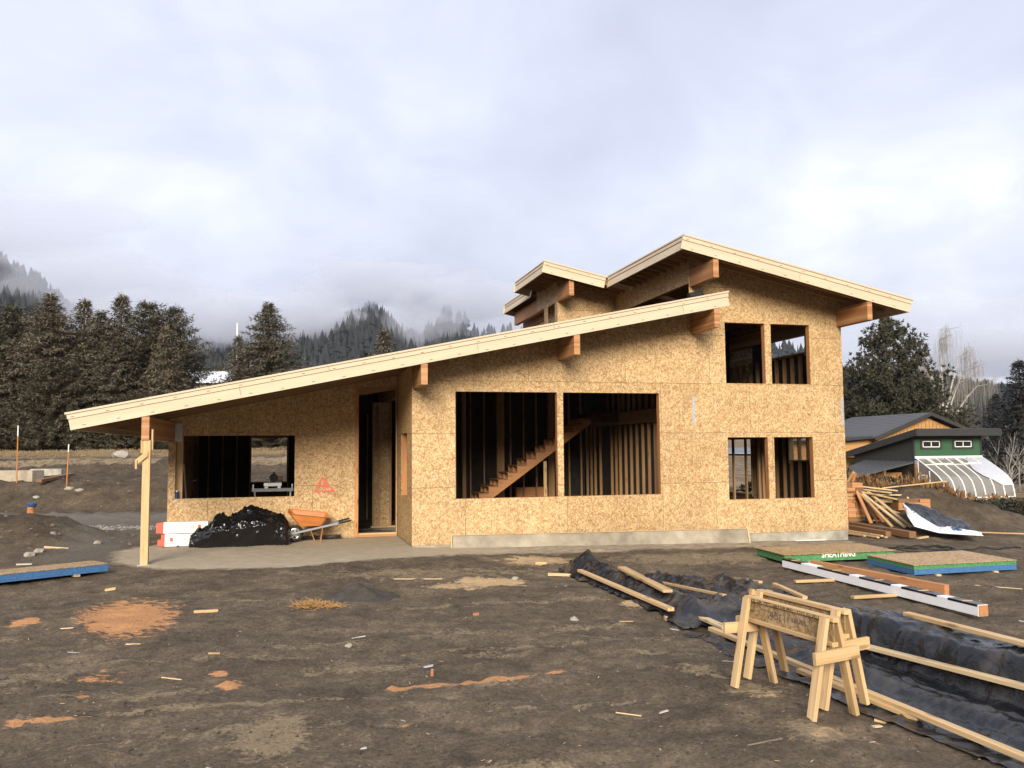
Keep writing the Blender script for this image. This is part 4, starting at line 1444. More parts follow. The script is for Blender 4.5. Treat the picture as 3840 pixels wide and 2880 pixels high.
def make_box(label, u0, u1, w0, w1, z0, z1, art, flap):
    t = thing('carton', label, 'carton', hw(u0, w0, z0), HA, 'white cartons with red ends')
    L, W, Hh = u1 - u0, w1 - w0, z1 - z0
    MB().box(0, L, 0, W, 0, Hh).build('carton_body', 'white_paint', t)
    MB().box(-0.155, -0.002, 0.0, W, Hh * flap[0], Hh * flap[1]).build('red_end', 'red_print', t)
    MB().box(-0.08, -0.001, 0.003, W - 0.003, 0.004, Hh - 0.004).build('red_end', 'red_print', t)
    MB().box(art, art + 0.065, -0.003, -0.0005, Hh * .40, Hh * .72).build('red_emblem', 'red_print', t)
    mb = MB()
    for k in range(6):
        mb.box(art + 0.013, art + 0.052, -0.0042, -0.0032, Hh * (.45 + .04 * k), Hh * (.465 + .04 * k))
    mb.build('emblem_line', 'terra', t)
    r = random.Random(int(u0 * 100))
    mb = MB()
    x = 0.34 if art < 0.3 else 0.28
    while x < L - 0.25:
        mb.box(x, x + r.uniform(.006, .02), -0.003, -0.0006, Hh * r.uniform(.3, .45), Hh * r.uniform(.5, .8))
        x += r.uniform(.02, .05)
    mb.build('faint_print', 'faint_print', t)
    x = art + 0.16 if art < 0.3 else art - 0.09
    MB().box(x, x + 0.012, -0.003, -0.0006, 0.0, Hh).build('tape', 'faint_print', t)
    return t


M['faint_print'] = m_plain('faint_grey_print', (0.55, 0.56, 0.58), 0.6)
make_box('upper white carton with a torn red end, resting on the other one', -5.42, -4.46, 1.85, 2.11, zp + 0.30, zp + 0.55, 0.74, (0.05, 0.95))
make_box('lower white carton with red end, half under the black plastic heap', -5.38, -4.20, 1.80, 2.08, zp + 0.01, zp + 0.285, 0.11, (0.12, 0.55))


def plastic_heap():
    t = np.array([(-4.86, 0.03), (-4.82, .26), (-4.6, .40), (-4.38, .50), (-4.30, .66), (-4.12, .70), (-3.98, .60), (-3.66, .86), (-3.35, .85), (-3.05, .74), (-2.92, .66), (-2.76, .62), (-2.66, .42), (-2.60, .03)])
    nu, na = 110, 56
    U = np.linspace(-4.86, -2.60, nu)
    A = np.linspace(0, math.pi, na)
    UU, AA = np.meshgrid(U, A)
    rg = np.random.default_rng(5)
    UU = UU + rg.uniform(-.003, .003, UU.shape)
    AA = np.clip(AA + rg.uniform(-.006, .006, AA.shape), 0, math.pi)
    hh = np.interp(UU, t[:, 0], t[:, 1]) - 0.02
    half = 0.52 * np.clip(hh / 0.55, 0.15, 1.0) ** 0.5
    W = 1.88 - half * np.cos(AA) * (1 + 0.25 * fbm(UU * 2, AA, 5, 2))
    sq = np.sin(AA) ** 0.62
    Z = hh * sq
    r = (1 - np.abs(2.2 * fbm(UU * 1.3 + 0.6 * AA, AA * 2.7 - UU * .5, 51, 3))) ** 2 - 0.35
    Wlobe = 0.16 * np.exp(-((AA - 0.55) / 0.4) ** 2) * ss(-4.8, -4.3, UU) * (1 - ss(-3.2, -2.8, UU))
    r2 = (1 - np.abs(2.2 * fbm(UU * 3.4 + 1.6 * AA, AA * 3.1 - UU * 1.5, 57, 2))) ** 4 - 0.2
    r3 = (1 - np.abs(2.2 * fbm(UU * 6.5 - 2 * AA, AA * 3.5 + UU, 63, 2))) ** 5 - 0.15
    d = (0.09 * r + 0.075 * r2 + 0.04 * r3) * np.minimum(1, np.sin(AA) * 3 + 0.2)
    W = W - d * np.cos(AA) * 0.8 - Wlobe
    Z = Z + d * np.sin(AA)
    Z = np.maximum(Z, 0) + zp - 0.01
    X = HX + UU * CA - W * SA
    Y = HY + UU * SA + W * CA
    me = bpy.data.meshes.new('plastic_heap')
    fs = [(j * nu + i, j * nu + i + 1, (j + 1) * nu + i + 1, (j + 1) * nu + i) for j in range(na - 1) for i in range(nu - 1)]
    tri = []
    for i_, q in enumerate(fs):
        tri += [(q[0], q[1], q[2]), (q[0], q[2], q[3])] if (i_ * 7 + i_ // 5) % 2 else [(q[0], q[1], q[3]), (q[1], q[2], q[3])]
    me.from_pydata(np.stack([X, Y, Z], -1).reshape(-1, 3).tolist(), [], tri)
    me.polygons.foreach_set('use_smooth', [True] * len(tri))
    me.materials.append(M['film_shiny'])
    return tag(link('plastic_heap', me), 'crumpled glossy black plastic heap on the porch under the wide opening', 'plastic heap')


plastic_heap()

wbr = thing('wheelbarrow', 'orange wheelbarrow with a black tyre and grey handles against the porch wall', 'wheelbarrow', hw(-2.52, 1.95, gz(*hw(-2.2, 1.9)[:2])), HA)


def loft(rings, closed_bottom=True):
    mb = MB()
    n_ = len(rings[0])
    for r in rings:
        mb.v += [tuple(p) for p in r]
    mb.tip = [0.0] * len(mb.v)
    for k in range(len(rings) - 1):
        for i in range(n_):
            mb.f.append((k * n_ + i, k * n_ + (i + 1) % n_, (k + 1) * n_ + (i + 1) % n_, (k + 1) * n_ + i))
    mb.f.append(tuple(range((len(rings) - 1) * n_, len(rings) * n_)))
    return mb


def rrect(x0, x1, hwid, z0, z1, r=0.07, n=5):
    pts = []
    for cx, cy, a0 in ((x1 - r, hwid - r, 0), (x0 + r, hwid - r, 90), (x0 + r, -hwid + r, 180), (x1 - r, -hwid + r, 270)):
        for k in range(n):
            a = math.radians(a0 + 90 * k / (n - 1))
            x = cx + r * math.cos(a)
            y = cy + r * math.sin(a)
            pts.append(Vector((x, y, z0 + (z1 - z0) * (x - x0) / (x1 - x0) + 0.13 * y * (hwid / 0.33))))
    return pts


rings = [rrect(-0.165, 0.78, 0.33, .735, .615), rrect(-0.15, 0.765, 0.315, .738, .618), rrect(-0.135, 0.745, 0.30, .715, .60), rrect(-0.02, 0.70, 0.26, .56, .50), rrect(0.10, 0.655, 0.21, .395, .405), rrect(0.16, 0.60, 0.15, .375, .385)]
rev = [list(reversed(r)) for r in rings]
inner = [[p + Vector((0, 0, 0.012)) for p in r] for r in rings[2:]]
mbt = loft(rings)
mbt.build('tray', 'orange_tray', wbr, smooth=False)
mb = MB()
r = random.Random(2)
x = 0.0
for k in range(10):
    if k != 4:
        mb.box(x, x + 0.016, 0, 0.026 + r.uniform(0, .006), 0, 0.002)
    x += 0.021
o = mb.build('tray_print', 'black_paint', wbr)
o.matrix_local = Matrix.Translation((0.165, -0.262, 0.555)) @ Matrix.Rotation(math.radians(6), 4, 'Y') @ Matrix.Rotation(math.radians(66), 4, 'X')
mb = MB()
mb.lathe((0, 0, 0.2), (0, 1, 0), [(-0.045, 0.125), (-0.05, 0.16), (-0.035, 0.195), (0, 0.203), (0.035, 0.195), (0.05, 0.16), (0.045, 0.125), (-0.045, 0.125)], 28)
wh = mb.build('wheel', 'black_rubber', wbr, smooth=True)
mb = MB()
mb.lathe((0, 0, 0.2), (0, 1, 0), [(-0.04, 0.128), (-0.045, 0.112), (-0.02, 0.108), (0.02, 0.108), (0.045, 0.112), (0.04, 0.128)], 24)
mb.lathe((0, 0, 0.2), (0, 1, 0), [(-0.05, 0.0), (-0.05, 0.03), (0.05, 0.03), (0.05, 0.0)], 12)
for k in range(5):
    a = 2 * math.pi * k / 5 + 0.3
    c_, s_ = math.cos(a), math.sin(a)
    mb.beam((0.02 * c_, 0, 0.2 + 0.02 * s_), (0.112 * c_, 0, 0.2 + 0.112 * s_), 0.05, 0.04, (0, 1, 0))
mb.build('rim', 'chrome', wh)
for s in (-1, 1):
    MB().beam((-0.20, s * 0.09, 0.175), (1.03, s * 0.27, 0.44), 0.04, 0.05, ch=0.004).build('handle', 'steel_grey', wbr)
    MB().tube([(1.0, s * 0.268, 0.432), (1.30, s * 0.31, 0.50)], 0.024, 8).build('grip', 'black_rubber', wbr)
    MB().tube([(0.30, s * 0.15, 0.31), (0.36, s * 0.17, 0.30), (0.47, s * 0.20, 0.0), (0.60, s * 0.20, 0.0), (0.64, s * 0.2, 0.33)], 0.012, 6).build('leg', 'rust', wbr)
lay2(tuple(hw(-2.35, 2.35)[:2]), zp + .05, tuple(hw(-1.42, 2.38)[:2]), zp + .07, .11, .07, 'dark plastic-wrapped bundle on the ground behind the wheelbarrow', 'film', cat='bundle', name='wrapped_bundle')

# ---- inside the porch room: mitre saw on its stand, seen against the rear opening
ms = thing('mitre_saw', 'dark mitre saw on a folding stand seen through the wide porch opening', 'saw', hw(-3.07, 4.0, 0.09), HA)
MB().box(-0.52, 0.52, -0.05, 0.05, 1.12, 1.20).build('stand_rail', 'steel_grey', ms)
for x in (-0.45, 0.45):
    for s in (-1, 1):
        MB().beam((x, 0, 1.13), (x * 0.9, s * 0.35, 0.01), 0.04, 0.04).build('stand_leg', 'steel_grey', ms)
    MB().box(x * 1.08 - 0.012, x * 1.08 + 0.012, -0.05, 0.05, 1.12, 1.31).build('stop_plate', 'galv', ms)
MB().box(-0.22, 0.22, -0.15, 0.15, 1.26, 1.345).box(-0.2, -0.12, -0.1, 0.1, 1.2, 1.26).box(0.12, 0.2, -0.1, 0.1, 1.2, 1.26).build('saw_table', 'galv', ms)
MB().lathe((0.02, 0, 1.47), (0, 1, 0), [(-0.02, 0), (-0.02, 0.11), (0.02, 0.11), (0.02, 0)], 18).build('blade_guard', 'black_rubber', ms)
MB().lathe((0.10, 0.05, 1.45), (1, 0, 0), [(0, 0), (0, 0.06), (0.14, 0.06), (0.14, 0)], 12).build('motor', 'brown_wood', ms)
MB().tube([(0.02, 0, 1.40), (-0.02, 0, 1.52), (0.04, 0, 1.62)], 0.025, 8).build('saw_handle', 'black_rubber', ms)
lay2(tuple(hw(-5.144, 3.0)[:2]), 1.95, tuple(hw(-5.03, 3.0)[:2]), 0.6, .04, .02, 'thin pale lath leaning inside the left corner of the porch opening', 'lumber_pale', cat='lath', up=(1, 0, 0))
cn = thing('spray_can', 'small blue spray can with white cap on the sill of the porch opening', 'spray can', hw(-5.245, 2.60, 1.14), HA)
MB().lathe((0, 0, 0), (0, 0, 1), [(0, 0), (0, .033), (.15, .033), (.165, .022), (.165, 0)], 14).build('can_body', 'blue_plastic', cn)
MB().lathe((0, 0, .165), (0, 0, 1), [(0, .024), (.035, .024), (.035, 0)], 12).build('can_cap', 'white_paint', cn)
fr_ = thing('felt_roll', 'black roll of roofing felt on the low roof beside the upper wall', 'felt roll', hw(6.70, -0.42, zl(6.86) + 0.085), HA)
fr_.rotation_euler = (0, -math.atan(KL), HA)
MB().lathe((0, 0, 0), (1, 0, 0), [(0, 0), (0, .085), (.36, .085), (.36, 0)], 16).build('felt', 'black_rubber', fr_)
MB().lathe((.361, 0, 0), (1, 0, 0), [(0, .0), (0, .07), (.004, .07), (.004, 0)], 16).build('paper_core', 'white_paper', fr_)
lay2(tuple(hw(9.45, -0.35)[:2]), gz(*hw(9.45, -.35)[:2]) + .05, tuple(hw(10.3, -0.33)[:2]), gz(*hw(10.3, -.33)[:2]) + .05, .05, .02, 'white strip lying against the foundation near the right corner', 'white_paint', cat='strip')

# ---- lumber scrap beyond the right corner
def stack_block(label, u0, u1, w0, w1, z0, rows, seed):
    t = thing('timber_stack', label, 'timber stack', (u0, w0, z0))
    r = random.Random(seed)
    z = 0
    k = 0
    for hgt in rows:
        n_ = r.choice((1, 2, 3))
        x = 0.0
        for i in range(n_):
            x1 = (u1 - u0) * (i + 1) / n_
            MB().box(x + 0.003, x1 - 0.003, r.uniform(-0.05, 0.03), w1 - w0, z, z + hgt - 0.004).build('offcut', r.choice(('orange_wood', 'orange_wood', 'glulam', 'brown_wood')), t)
            x = x1
        z += hgt
        k += 1
    return t


stack_block('tall stack of orange timber offcuts beside the right wall', 9.72, 10.20, 24.75, 25.3, gz(10, 24.6), (0.13, 0.15, 0.13, 0.14, 0.05, 0.13, 0.04, 0.07, 0.05, 0.09, 0.14), 4)
stack_block('low stack of pale timber at the foot of the scrap pile', 10.95, 11.85, 24.2, 24.7, gz(11.4, 24.2), (0.12, 0.10, 0.09), 9)
GS = 'loose boards of the scrap pile'
# (x, y, z) ends in metres
SCR = [((10.05, 24.9, 1.02), (10.55, 22.95, 0.07), .09, .04, 'lumber_pale', 'long pale board leaning down the front of the scrap pile, nearest the yard'),
       ((9.95, 25.0, 1.15), (10.35, 23.3, 0.06), .085, .04, 'lumber', 'long board leaning beside the orange offcut stack to the ground'),
       ((10.4, 24.9, 0.92), (10.72, 22.95, 0.06), .10, .04, 'lumber', 'broad pale board leaning furthest right on the scrap pile'),
       ((9.95, 24.6, 0.95), (10.12, 24.1, 0.08), .10, .04, 'orange_wood', 'steep orange board leaning against the offcut stack'),
       ((10.05, 24.65, 0.98), (10.32, 24.1, 0.07), .09, .04, 'brown_wood', 'steep brown board leaning next to the offcut stack'),
       ((10.12, 24.7, 0.92), (10.45, 24.0, 0.07), .09, .04, 'orange_wood', 'second steep orange board, right of the brown one'),
       ((9.88, 25.05, 1.22), (9.98, 24.85, 1.50), .09, .04, 'lumber', 'stub standing up behind the top of the offcut stack'),
       ((10.02, 25.05, 1.22), (10.06, 24.95, 1.46), .09, .04, 'orange_wood', 'orange stub leaning on top of the offcut stack'),
       ((10.0, 25.3, 1.03), (11.0, 24.7, 0.90), .14, .04, 'lumber_pale', 'wide pale board on the crown of the scrap pile'),
       ((10.15, 25.1, 1.09), (11.25, 24.9, 0.95), .14, .04, 'lumber_pale', 'wide pale board crossing the crown of the scrap pile'),
       ((10.1, 24.8, 0.95), (11.0, 24.3, 0.73), .12, .04, 'lumber', 'board sloping from the crown of the pile to the right'),
       ((10.3, 25.0, 0.85), (11.4, 24.9, 0.82), .07, .04, 'lumber_pale', 'narrow board sticking out of the pile above the gap'),
       ((10.55, 24.8, 0.68), (11.0, 24.6, 0.66), .10, .08, 'lumber_pale', 'pale stub poking out under the crown of the pile'),
       ((11.10, 24.75, 0.72), (11.45, 24.6, 0.68), .06, .05, 'lumber_pale', 'short pale offcut balanced right of the pile'),
       ((11.40, 24.6, 0.78), (11.60, 24.2, 0.12), .05, .03, 'lumber_pale', 'thin upright stake standing right of the pile'),
       ((10.6, 24.9, 0.45), (11.9, 24.3, 0.42), .09, .04, 'lumber', 'board lying low on the right of the pile, topmost of two'),
       ((10.7, 24.7, 0.36), (12.1, 24.2, 0.33), .12, .04, 'lumber_pale', 'board lying low on the right of the pile, lower of two'),
       ((10.3, 24.4, 0.25), (11.2, 23.5, 0.10), .12, .04, 'lumber', 'board at the foot of the pile behind the leaning boards'),
       ((10.2, 24.2, 0.16), (11.1, 23.9, 0.12), .10, .04, 'orange_wood', 'orange board lying flat at the foot of the pile'),
       ((10.45, 24.6, 0.60), (11.15, 24.0, 0.25), .10, .03, 'lumber', 'short board tumbled in the middle of the pile'),
       ((10.5, 24.75, 0.55), (10.95, 24.15, 0.35), .08, .04, 'lumber_pale', 'short pale board tumbled in the middle of the pile')]
for p, q, w_, t_, mt, lb in SCR:
    tag(board('scrap_board', p, q, w_, t_, mt, None), lb, 'board', GS)
lay2((9.40, 25.4), gz(9.5, 25) + .10, (10.16, 21.72), gz(10.1, 21.9) + .11, .20, .16, 'dark brown squared timber on the ground in front of the scrap pile', 'brown_wood', cat='beam', name='timber')
lay2((9.22, 25.2), gz(9.3, 24) + .10, (9.80, 22.3), gz(9.7, 22.6) + .09, .16, .14, 'second dark timber tucked left of the squared one', 'brown_wood', cat='beam', name='timber')
for k, (x0, y0, x1, y1, z_, lb) in enumerate(((9.05, 24.3, 9.55, 21.85, .04, 'longest lath of the bundle in front of the dark timbers'), (8.93, 24.2, 9.36, 21.9, .04, 'middle lath of the bundle in front of the dark timbers'),
                                             (8.80, 24.2, 9.20, 22.35, .035, 'nearest lath of the bundle, by the house corner'), (9.0, 24.2, 9.46, 21.9, .085, 'lath lying on top of the bundle by the house corner'))):
    lay2((x0, y0), gz(x0, y0) + z_, (x1, y1), gz(x1, y1) + z_, .07, .035, lb, 'lumber', 'laths bundled by the house corner', 'lath', 'lath')
lay2((10.3, 21.75), gz(10.3, 21.75) + .03, (10.62, 21.9), gz(10.6, 21.9) + .03, .09, .04, 'short pale offcut beside the end of the dark timber', 'lumber_pale', cat='board')
pz = H0(np.array([11.2, 13.0]), np.array([25.2, 25.4]))
lay2((10.9, 25.1), 1.02, (12.85, 25.2), 1.20, .05, .03, 'thin pole lying across the dirt mound behind the scrap', 'lumber', cat='pole', name='thin_pole')
lay2((12.15, 22.6), gz(12.15, 22.6) + .04, (14.7, 20.6), gz(14.7, 20.6) + .04, .035, .03, 'long pale lath running down the right slope to the edge of view', 'lumber', cat='lath', name='lath')


def bag():
    """plastic bag lying open on the front of the mound: black inside, white outside"""
    top = [(10.666, 23.3, .698), (11.222, 23.5, .655), (11.617, 23.4, .495), (11.825, 23.2, .338), (11.978, 22.8, .279), (11.964, 22.4, .187), (11.81, 21.8, .05)]
    lip = [(10.579, 23.1, .693), (10.652, 22.7, .527), (10.78, 22.5, .376), (11.025, 22.1, .14), (11.10, 21.9, .176), (11.29, 21.7, .135), (11.653, 21.5, .045)]
    bot = [(10.54, 23.0, .674), (10.402, 22.5, .42), (10.394, 22.1, .17), (10.872, 21.8, .03), (10.991, 21.6, .03), (11.178, 21.4, .03), (11.58, 21.0, .03)]
    ne = 64
    S = np.linspace(0, 6, ne)

    def curve(P):
        P = np.array(P)
        return np.stack([np.interp(S, range(7), P[:, k]) for k in range(3)], -1)

    def sheet(A, B, nm, sag, wr, seed, name, mat, sub_of):
        T = np.linspace(0, 1, nm)
        pts = A[None] + (B - A)[None] * T[:, None, None]
        SS, TT = np.meshgrid(S, T)
        crease = (1 - np.abs(2.2 * fbm(SS * 1.3 + TT, TT * 3.0 - SS * .5, seed, 2))) ** 5
        b = np.sin(TT * math.pi)
        pts[..., 2] = np.maximum(pts[..., 2] + (sag * b + wr * crease + wr * fbm(SS * 1.1, TT * 2, seed + 3, 3)) * np.minimum(1, b * 3), H0(pts[..., 0], pts[..., 1]) + 0.015)
        mb = MB()
        mb.v = [tuple(p) for p in pts.reshape(-1, 3)]
        mb.tip = [0.0] * len(mb.v)
        mb.f = [(j * ne + i, (j + 1) * ne + i, (j + 1) * ne + i + 1, j * ne + i + 1) for j in range(nm - 1) for i in range(ne - 1)]
        mb.build(name, mat, sub_of, smooth=True)
        return pts

    t = thing('plastic_bag', 'torn plastic bag, black inside and white outside, slumped on the dirt mound', 'plastic bag')
    sheet(curve(top), curve(lip), 26, -0.10, 0.06, 61, 'black_lining', 'film', t)
    pts = sheet(curve(lip), curve(bot), 16, 0.05, 0.045, 71, 'white_side', 'film_white', t)
    mb3 = MB()
    for i0, j0, j1, n_ in ((7, 3, 6, 8), (46, 5, 11, 8), (54, 6, 9, 4)):
        for i in range(i0, i0 + n_):
            for j in range(j0, j1):
                if (i * 3 + j) % 4:
                    q = [pts[j, i], pts[j, i + 1], pts[j + 1, i + 1], pts[j + 1, i]]
                    mb3.add([Vector(p) + Vector((-0.004, -0.010, 0.010)) for p in q], [(3, 2, 1, 0)])
    mb3.build('blue_print', 'blue_plastic', t)


bag()
# hose loops on the ground behind the stacks
mb = MB()
pts = [(8.6 + 0.9 * math.cos(a * 0.9) * (1 - a * 0.02), 18.4 + 0.8 * math.sin(a * 0.9), 0) for a in np.linspace(0, 9, 60)] + [(8.9 + 0.12 * k, 18.0 + 0.05 * math.sin(k), 0) for k in range(1, 16)]
mb.tube([(x, y, gz(x, y) + 0.02 + 0.01 * (i % 3)) for i, (x, y, _) in enumerate(pts)], 0.016, 5)
tag(mb.build('hose', 'black_rubber', smooth=True), 'dark hose coiled on the ground behind the stacks of sheets', 'hose')


# ---- soil piles, straw
def pile(label, x, y, rx, ry, h, mat, name, cat, rough=0.02, n_=28, seed=1):
    mb = MB()
    rs = []
    for k in range(9):
        f = k / 8
        for i in range(n_):
            a = 2 * math.pi * i / n_
            r = (1 - f) * (1 + 0.18 * float(fbm(math.cos(a) * 1.5 + seed, math.sin(a) * 1.5, seed, 3)))
            px, py = x + rx * r * math.cos(a), y + ry * r * math.sin(a)
            mb.v.append((px, py, gz(px, py) - 0.015 + h * (1 - (1 - f) ** 1.3) ** 1.1 + rough * float(fbm(px * 6, py * 6, seed, 3)) * (1 if 0 < k else 0)))
    mb.tip = [0.0] * len(mb.v)
    for k in range(8):
        for i in range(n_):
            mb.f.append((k * n_ + i, k * n_ + (i + 1) % n_, (k + 1) * n_ + (i + 1) % n_, (k + 1) * n_ + i))
    return tag(mb.build(name, mat, smooth=True), label, cat)


pile('small dark mound of soil in the middle of the yard', -2.38, 13.25, 0.62, 0.55, 0.17, 'soil', 'soil_mound', 'soil mound', 0.05, seed=3)
pile('low dark soil heap by the near end of the wrapped beam', 4.75, 10.95, 0.50, 0.55, 0.13, 'soil', 'soil_mound', 'soil mound', 0.05, seed=8)
mb = MB()
r = random.Random(5)
for k in range(260):
    a, q = r.uniform(0, 6.283), r.random() ** 0.7
    x, y = -2.80 + 0.38 * q * math.cos(a), 12.22 + 0.22 * q * math.sin(a)
    b_ = r.uniform(0, 6.28)
    l = r.uniform(.05, .16)
    z = gz(x, y) + 0.01 + 0.07 * (1 - q) * r.random()
    mb.beam((x, y, z), (x + l * math.cos(b_), y + l * math.sin(b_), z + r.uniform(-.01, .06)), .006, .003)
tag(mb.build('straw_clump', 'straw'), 'small heap of straw-coloured wood shavings beside the dark soil mound', 'shavings')
# ================================================================ trees and plants
def quad_leaf(mb, p, d, side, L, W, t0=0.0, t1=1.0):
    """a rhombus of needles or a leaf: from p along d, with the tip value rising to the end"""
    a = p + d * (L * 0.45) + side * (W / 2)
    b = p + d * (L * 0.45) - side * (W / 2)
    mb.add([p, a, p + d * L, b], [(0, 1, 2, 3)], [t0, t0, t1, t0])


def rv(r, k=1.0):
    return Vector((r.uniform(-k, k), r.uniform(-k, k), r.uniform(-k, k)))


def spruce_meshes(name, seed, Hh, R, mat, lv=0.34, nb=9, sp=0.30, wd=0.17, tipk=0.75, pw=0.85, low=0.03, droop=0.12, ragged=0.25, tw=6):
    r = random.Random(seed)
    tr = MB().tube([(0, 0, -0.3), (0.05, 0, Hh * .5), (0, 0, Hh * 0.97)], [R * 0.06 + 0.05, R * 0.035 + 0.03, 0.02], 7)
    mb = MB()
    br = MB()
    z = Hh * low
    up = Vector((0, 0, 1))
    while z < Hh * 0.985:
        f = z / Hh
        rad = R * (1 - f) ** pw * (0.55 + 0.45 * min(1, f * 7 + 0.4)) + 0.10
        n_ = max(4, int(nb * (0.55 + 0.45 * (1 - f))))
        a0 = r.uniform(0, 6.28)
        for k in range(n_):
            az = a0 + 6.283 * k / n_ + r.uniform(-.25, .25)
            L = rad * r.uniform(1 - ragged, 1 + ragged * 0.6)
            d = Vector((math.cos(az), math.sin(az), 0))
            s = Vector((-d.y, d.x, 0))
            z0 = z + r.uniform(-.15, .15)
            lift = 0.30 + 0.5 * f
            st = max(2, int(L / sp))
            for i in range(st):
                t = (i + 0.6 + r.uniform(-.2, .2)) / st
                if t < 0.12:
                    continue
                p = Vector((0, 0, z0)) + d * (L * t) + up * (L * (lift * t * 0.35 - droop * 2.2 * t * t + 0.18 * t ** 4))
                for q_ in range(tw):
                    sg = r.uniform(-1, 1)
                    dd = (d * r.uniform(.2, .9) + s * sg * 1.1 + up * r.uniform(-.7, .45) + rv(r, .2)).normalized()
                    sd = (dd.cross(up) + rv(r, .6)).normalized()
                    pp = p + s * (sg * r.uniform(0, .22)) + up * r.uniform(-.12, .08) + d * r.uniform(-.1, .1)
                    quad_leaf(mb, pp, dd, sd, r.uniform(.24, .55) * (0.75 + 0.25 * (1 - f)), wd * r.uniform(.6, 1.3), 0.0, tipk * r.random() * (0.08 + 0.92 * t * t))
            p = Vector((0, 0, z0)) + d * L + up * (L * (lift * .35 - droop * 2.2 + .18))
            quad_leaf(mb, p - d * .1, (d + up * r.uniform(.0, .7)).normalized(), s, r.uniform(.3, .5), wd * 0.7, .2, tipk)
        z += lv * (0.75 + 0.5 * r.random()) * (0.6 + 0.4 * (1 - f))
    for k in range(5):
        quad_leaf(mb, Vector((r.uniform(-.12, .12), r.uniform(-.12, .12), Hh * .94)), (up + rv(r, .15)).normalized(), Vector((1, 0, 0)), Hh * .06 + .2, .06, .5, 1)
    return tr.mesh('trunk', 'bark'), mb.mesh(name, mat, tips=True)


def plant(name, label, cat, meshes, loc, rz=0.0, sc=1.0, group=None, scz=None):
    t = thing(name, label, cat, loc, rz, group)
    t.scale = (sc, sc, scz or sc)
    for nm, me in meshes:
        link(nm, me, t)
    return t


def tree(label, mm, x, y, rz, sc, group, scz=None, name='spruce_tree', dz=-0.05):
    return plant(name, label, 'tree', [('trunk', mm[0]), ('crown', mm[1])], (x, y, float(H0(x, y)) + dz), rz, sc, group, scz)


GT = 'conifers standing beyond the field on the left'
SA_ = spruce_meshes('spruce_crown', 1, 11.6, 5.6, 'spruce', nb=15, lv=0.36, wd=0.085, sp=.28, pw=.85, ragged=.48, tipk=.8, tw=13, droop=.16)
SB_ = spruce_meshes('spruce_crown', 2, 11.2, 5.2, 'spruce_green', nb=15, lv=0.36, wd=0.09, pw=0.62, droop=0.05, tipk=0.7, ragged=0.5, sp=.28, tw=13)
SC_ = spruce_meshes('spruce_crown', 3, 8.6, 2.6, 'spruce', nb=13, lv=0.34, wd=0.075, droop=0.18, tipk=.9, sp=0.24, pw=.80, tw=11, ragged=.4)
tree('tall greyish spruce with pale leaders, second from the left edge', SA_, -34.2, 62, 0.3, 1.0, GT)
tree('dark spruce cut off by the left edge of the view', SB_, -38.2, 64, 1.3, 0.98, GT)
tree('broad spruce just right of the tall grey one', SA_, -30.9, 63.0, 2.2, 0.93, GT, 0.90)
tree('bushy round-topped conifer in the middle of the left grove', SB_, -27.9, 64.5, 0.9, 1.0, GT, 1.0)
tree('dark green conifer forming the right shoulder of the left grove', SB_, -26.4, 65.5, 3.6, 0.80, GT, 0.98)
tree('pale spruce in front of the middle of the left grove', SA_, -28.4, 60.5, 4.4, 0.80, GT, 0.70)
tree('small layered spruce right of the grove, by the white roof', SC_, -24.7, 60.0, 0.5, 1.0, GT, 1.02)
tree('spruce low in front of the left edge trees', SA_, -37.0, 59.0, 5.2, 0.78, GT, 0.66)
tree('spruce low in front of the tall grey one', SB_, -32.0, 58.8, 2.9, 0.72, GT, 0.58)
tree('big free-standing spruce rising above the low roof', SA_, -18.0, 62, 1.1, 0.95, GT, 0.93)
tree('narrow spruce close left of the free-standing one', SC_, -20.5, 63, 2.4, 0.78, GT, 0.98)
tree('small pale spruce far behind the white roof', SC_, -31.5, 104, 1.8, 1.0, GT, 1.15)
tree('spruce tip showing over the low roof left of the misty hills', SC_, -10.6, 70, 2.0, 1.15, GT, 1.11)
tree('spruce seen only through the porch opening, left of the saw', SC_, -13.2, 57.5, 1.0, 0.9, GT, 0.62)
tree('spruce seen only through the porch opening, behind the saw', SB_, -11.0, 60.5, 1.0, 0.62, GT, 0.52)
tree('dark undergrowth spruce under the left grove', SB_, -26.2, 58.5, 1.7, 0.55, GT, 0.36)
tree('low spruce below the free-standing one', SB_, -17.2, 59, 0.2, 0.66, GT, 0.45)


tree('slender spruce filling the gap right of the tall grey one', SC_, -32.4, 63.5, 3.0, 1.2, GT, 1.32)
tree('slender spruce filling the gap left of the bushy round-topped one', SC_, -29.6, 63.5, 4.0, 1.2, GT, 1.36)
tree('dark conifer between the left edge tree and the tall grey one', SB_, -36.2, 65.5, 4.4, .82, GT, .94)


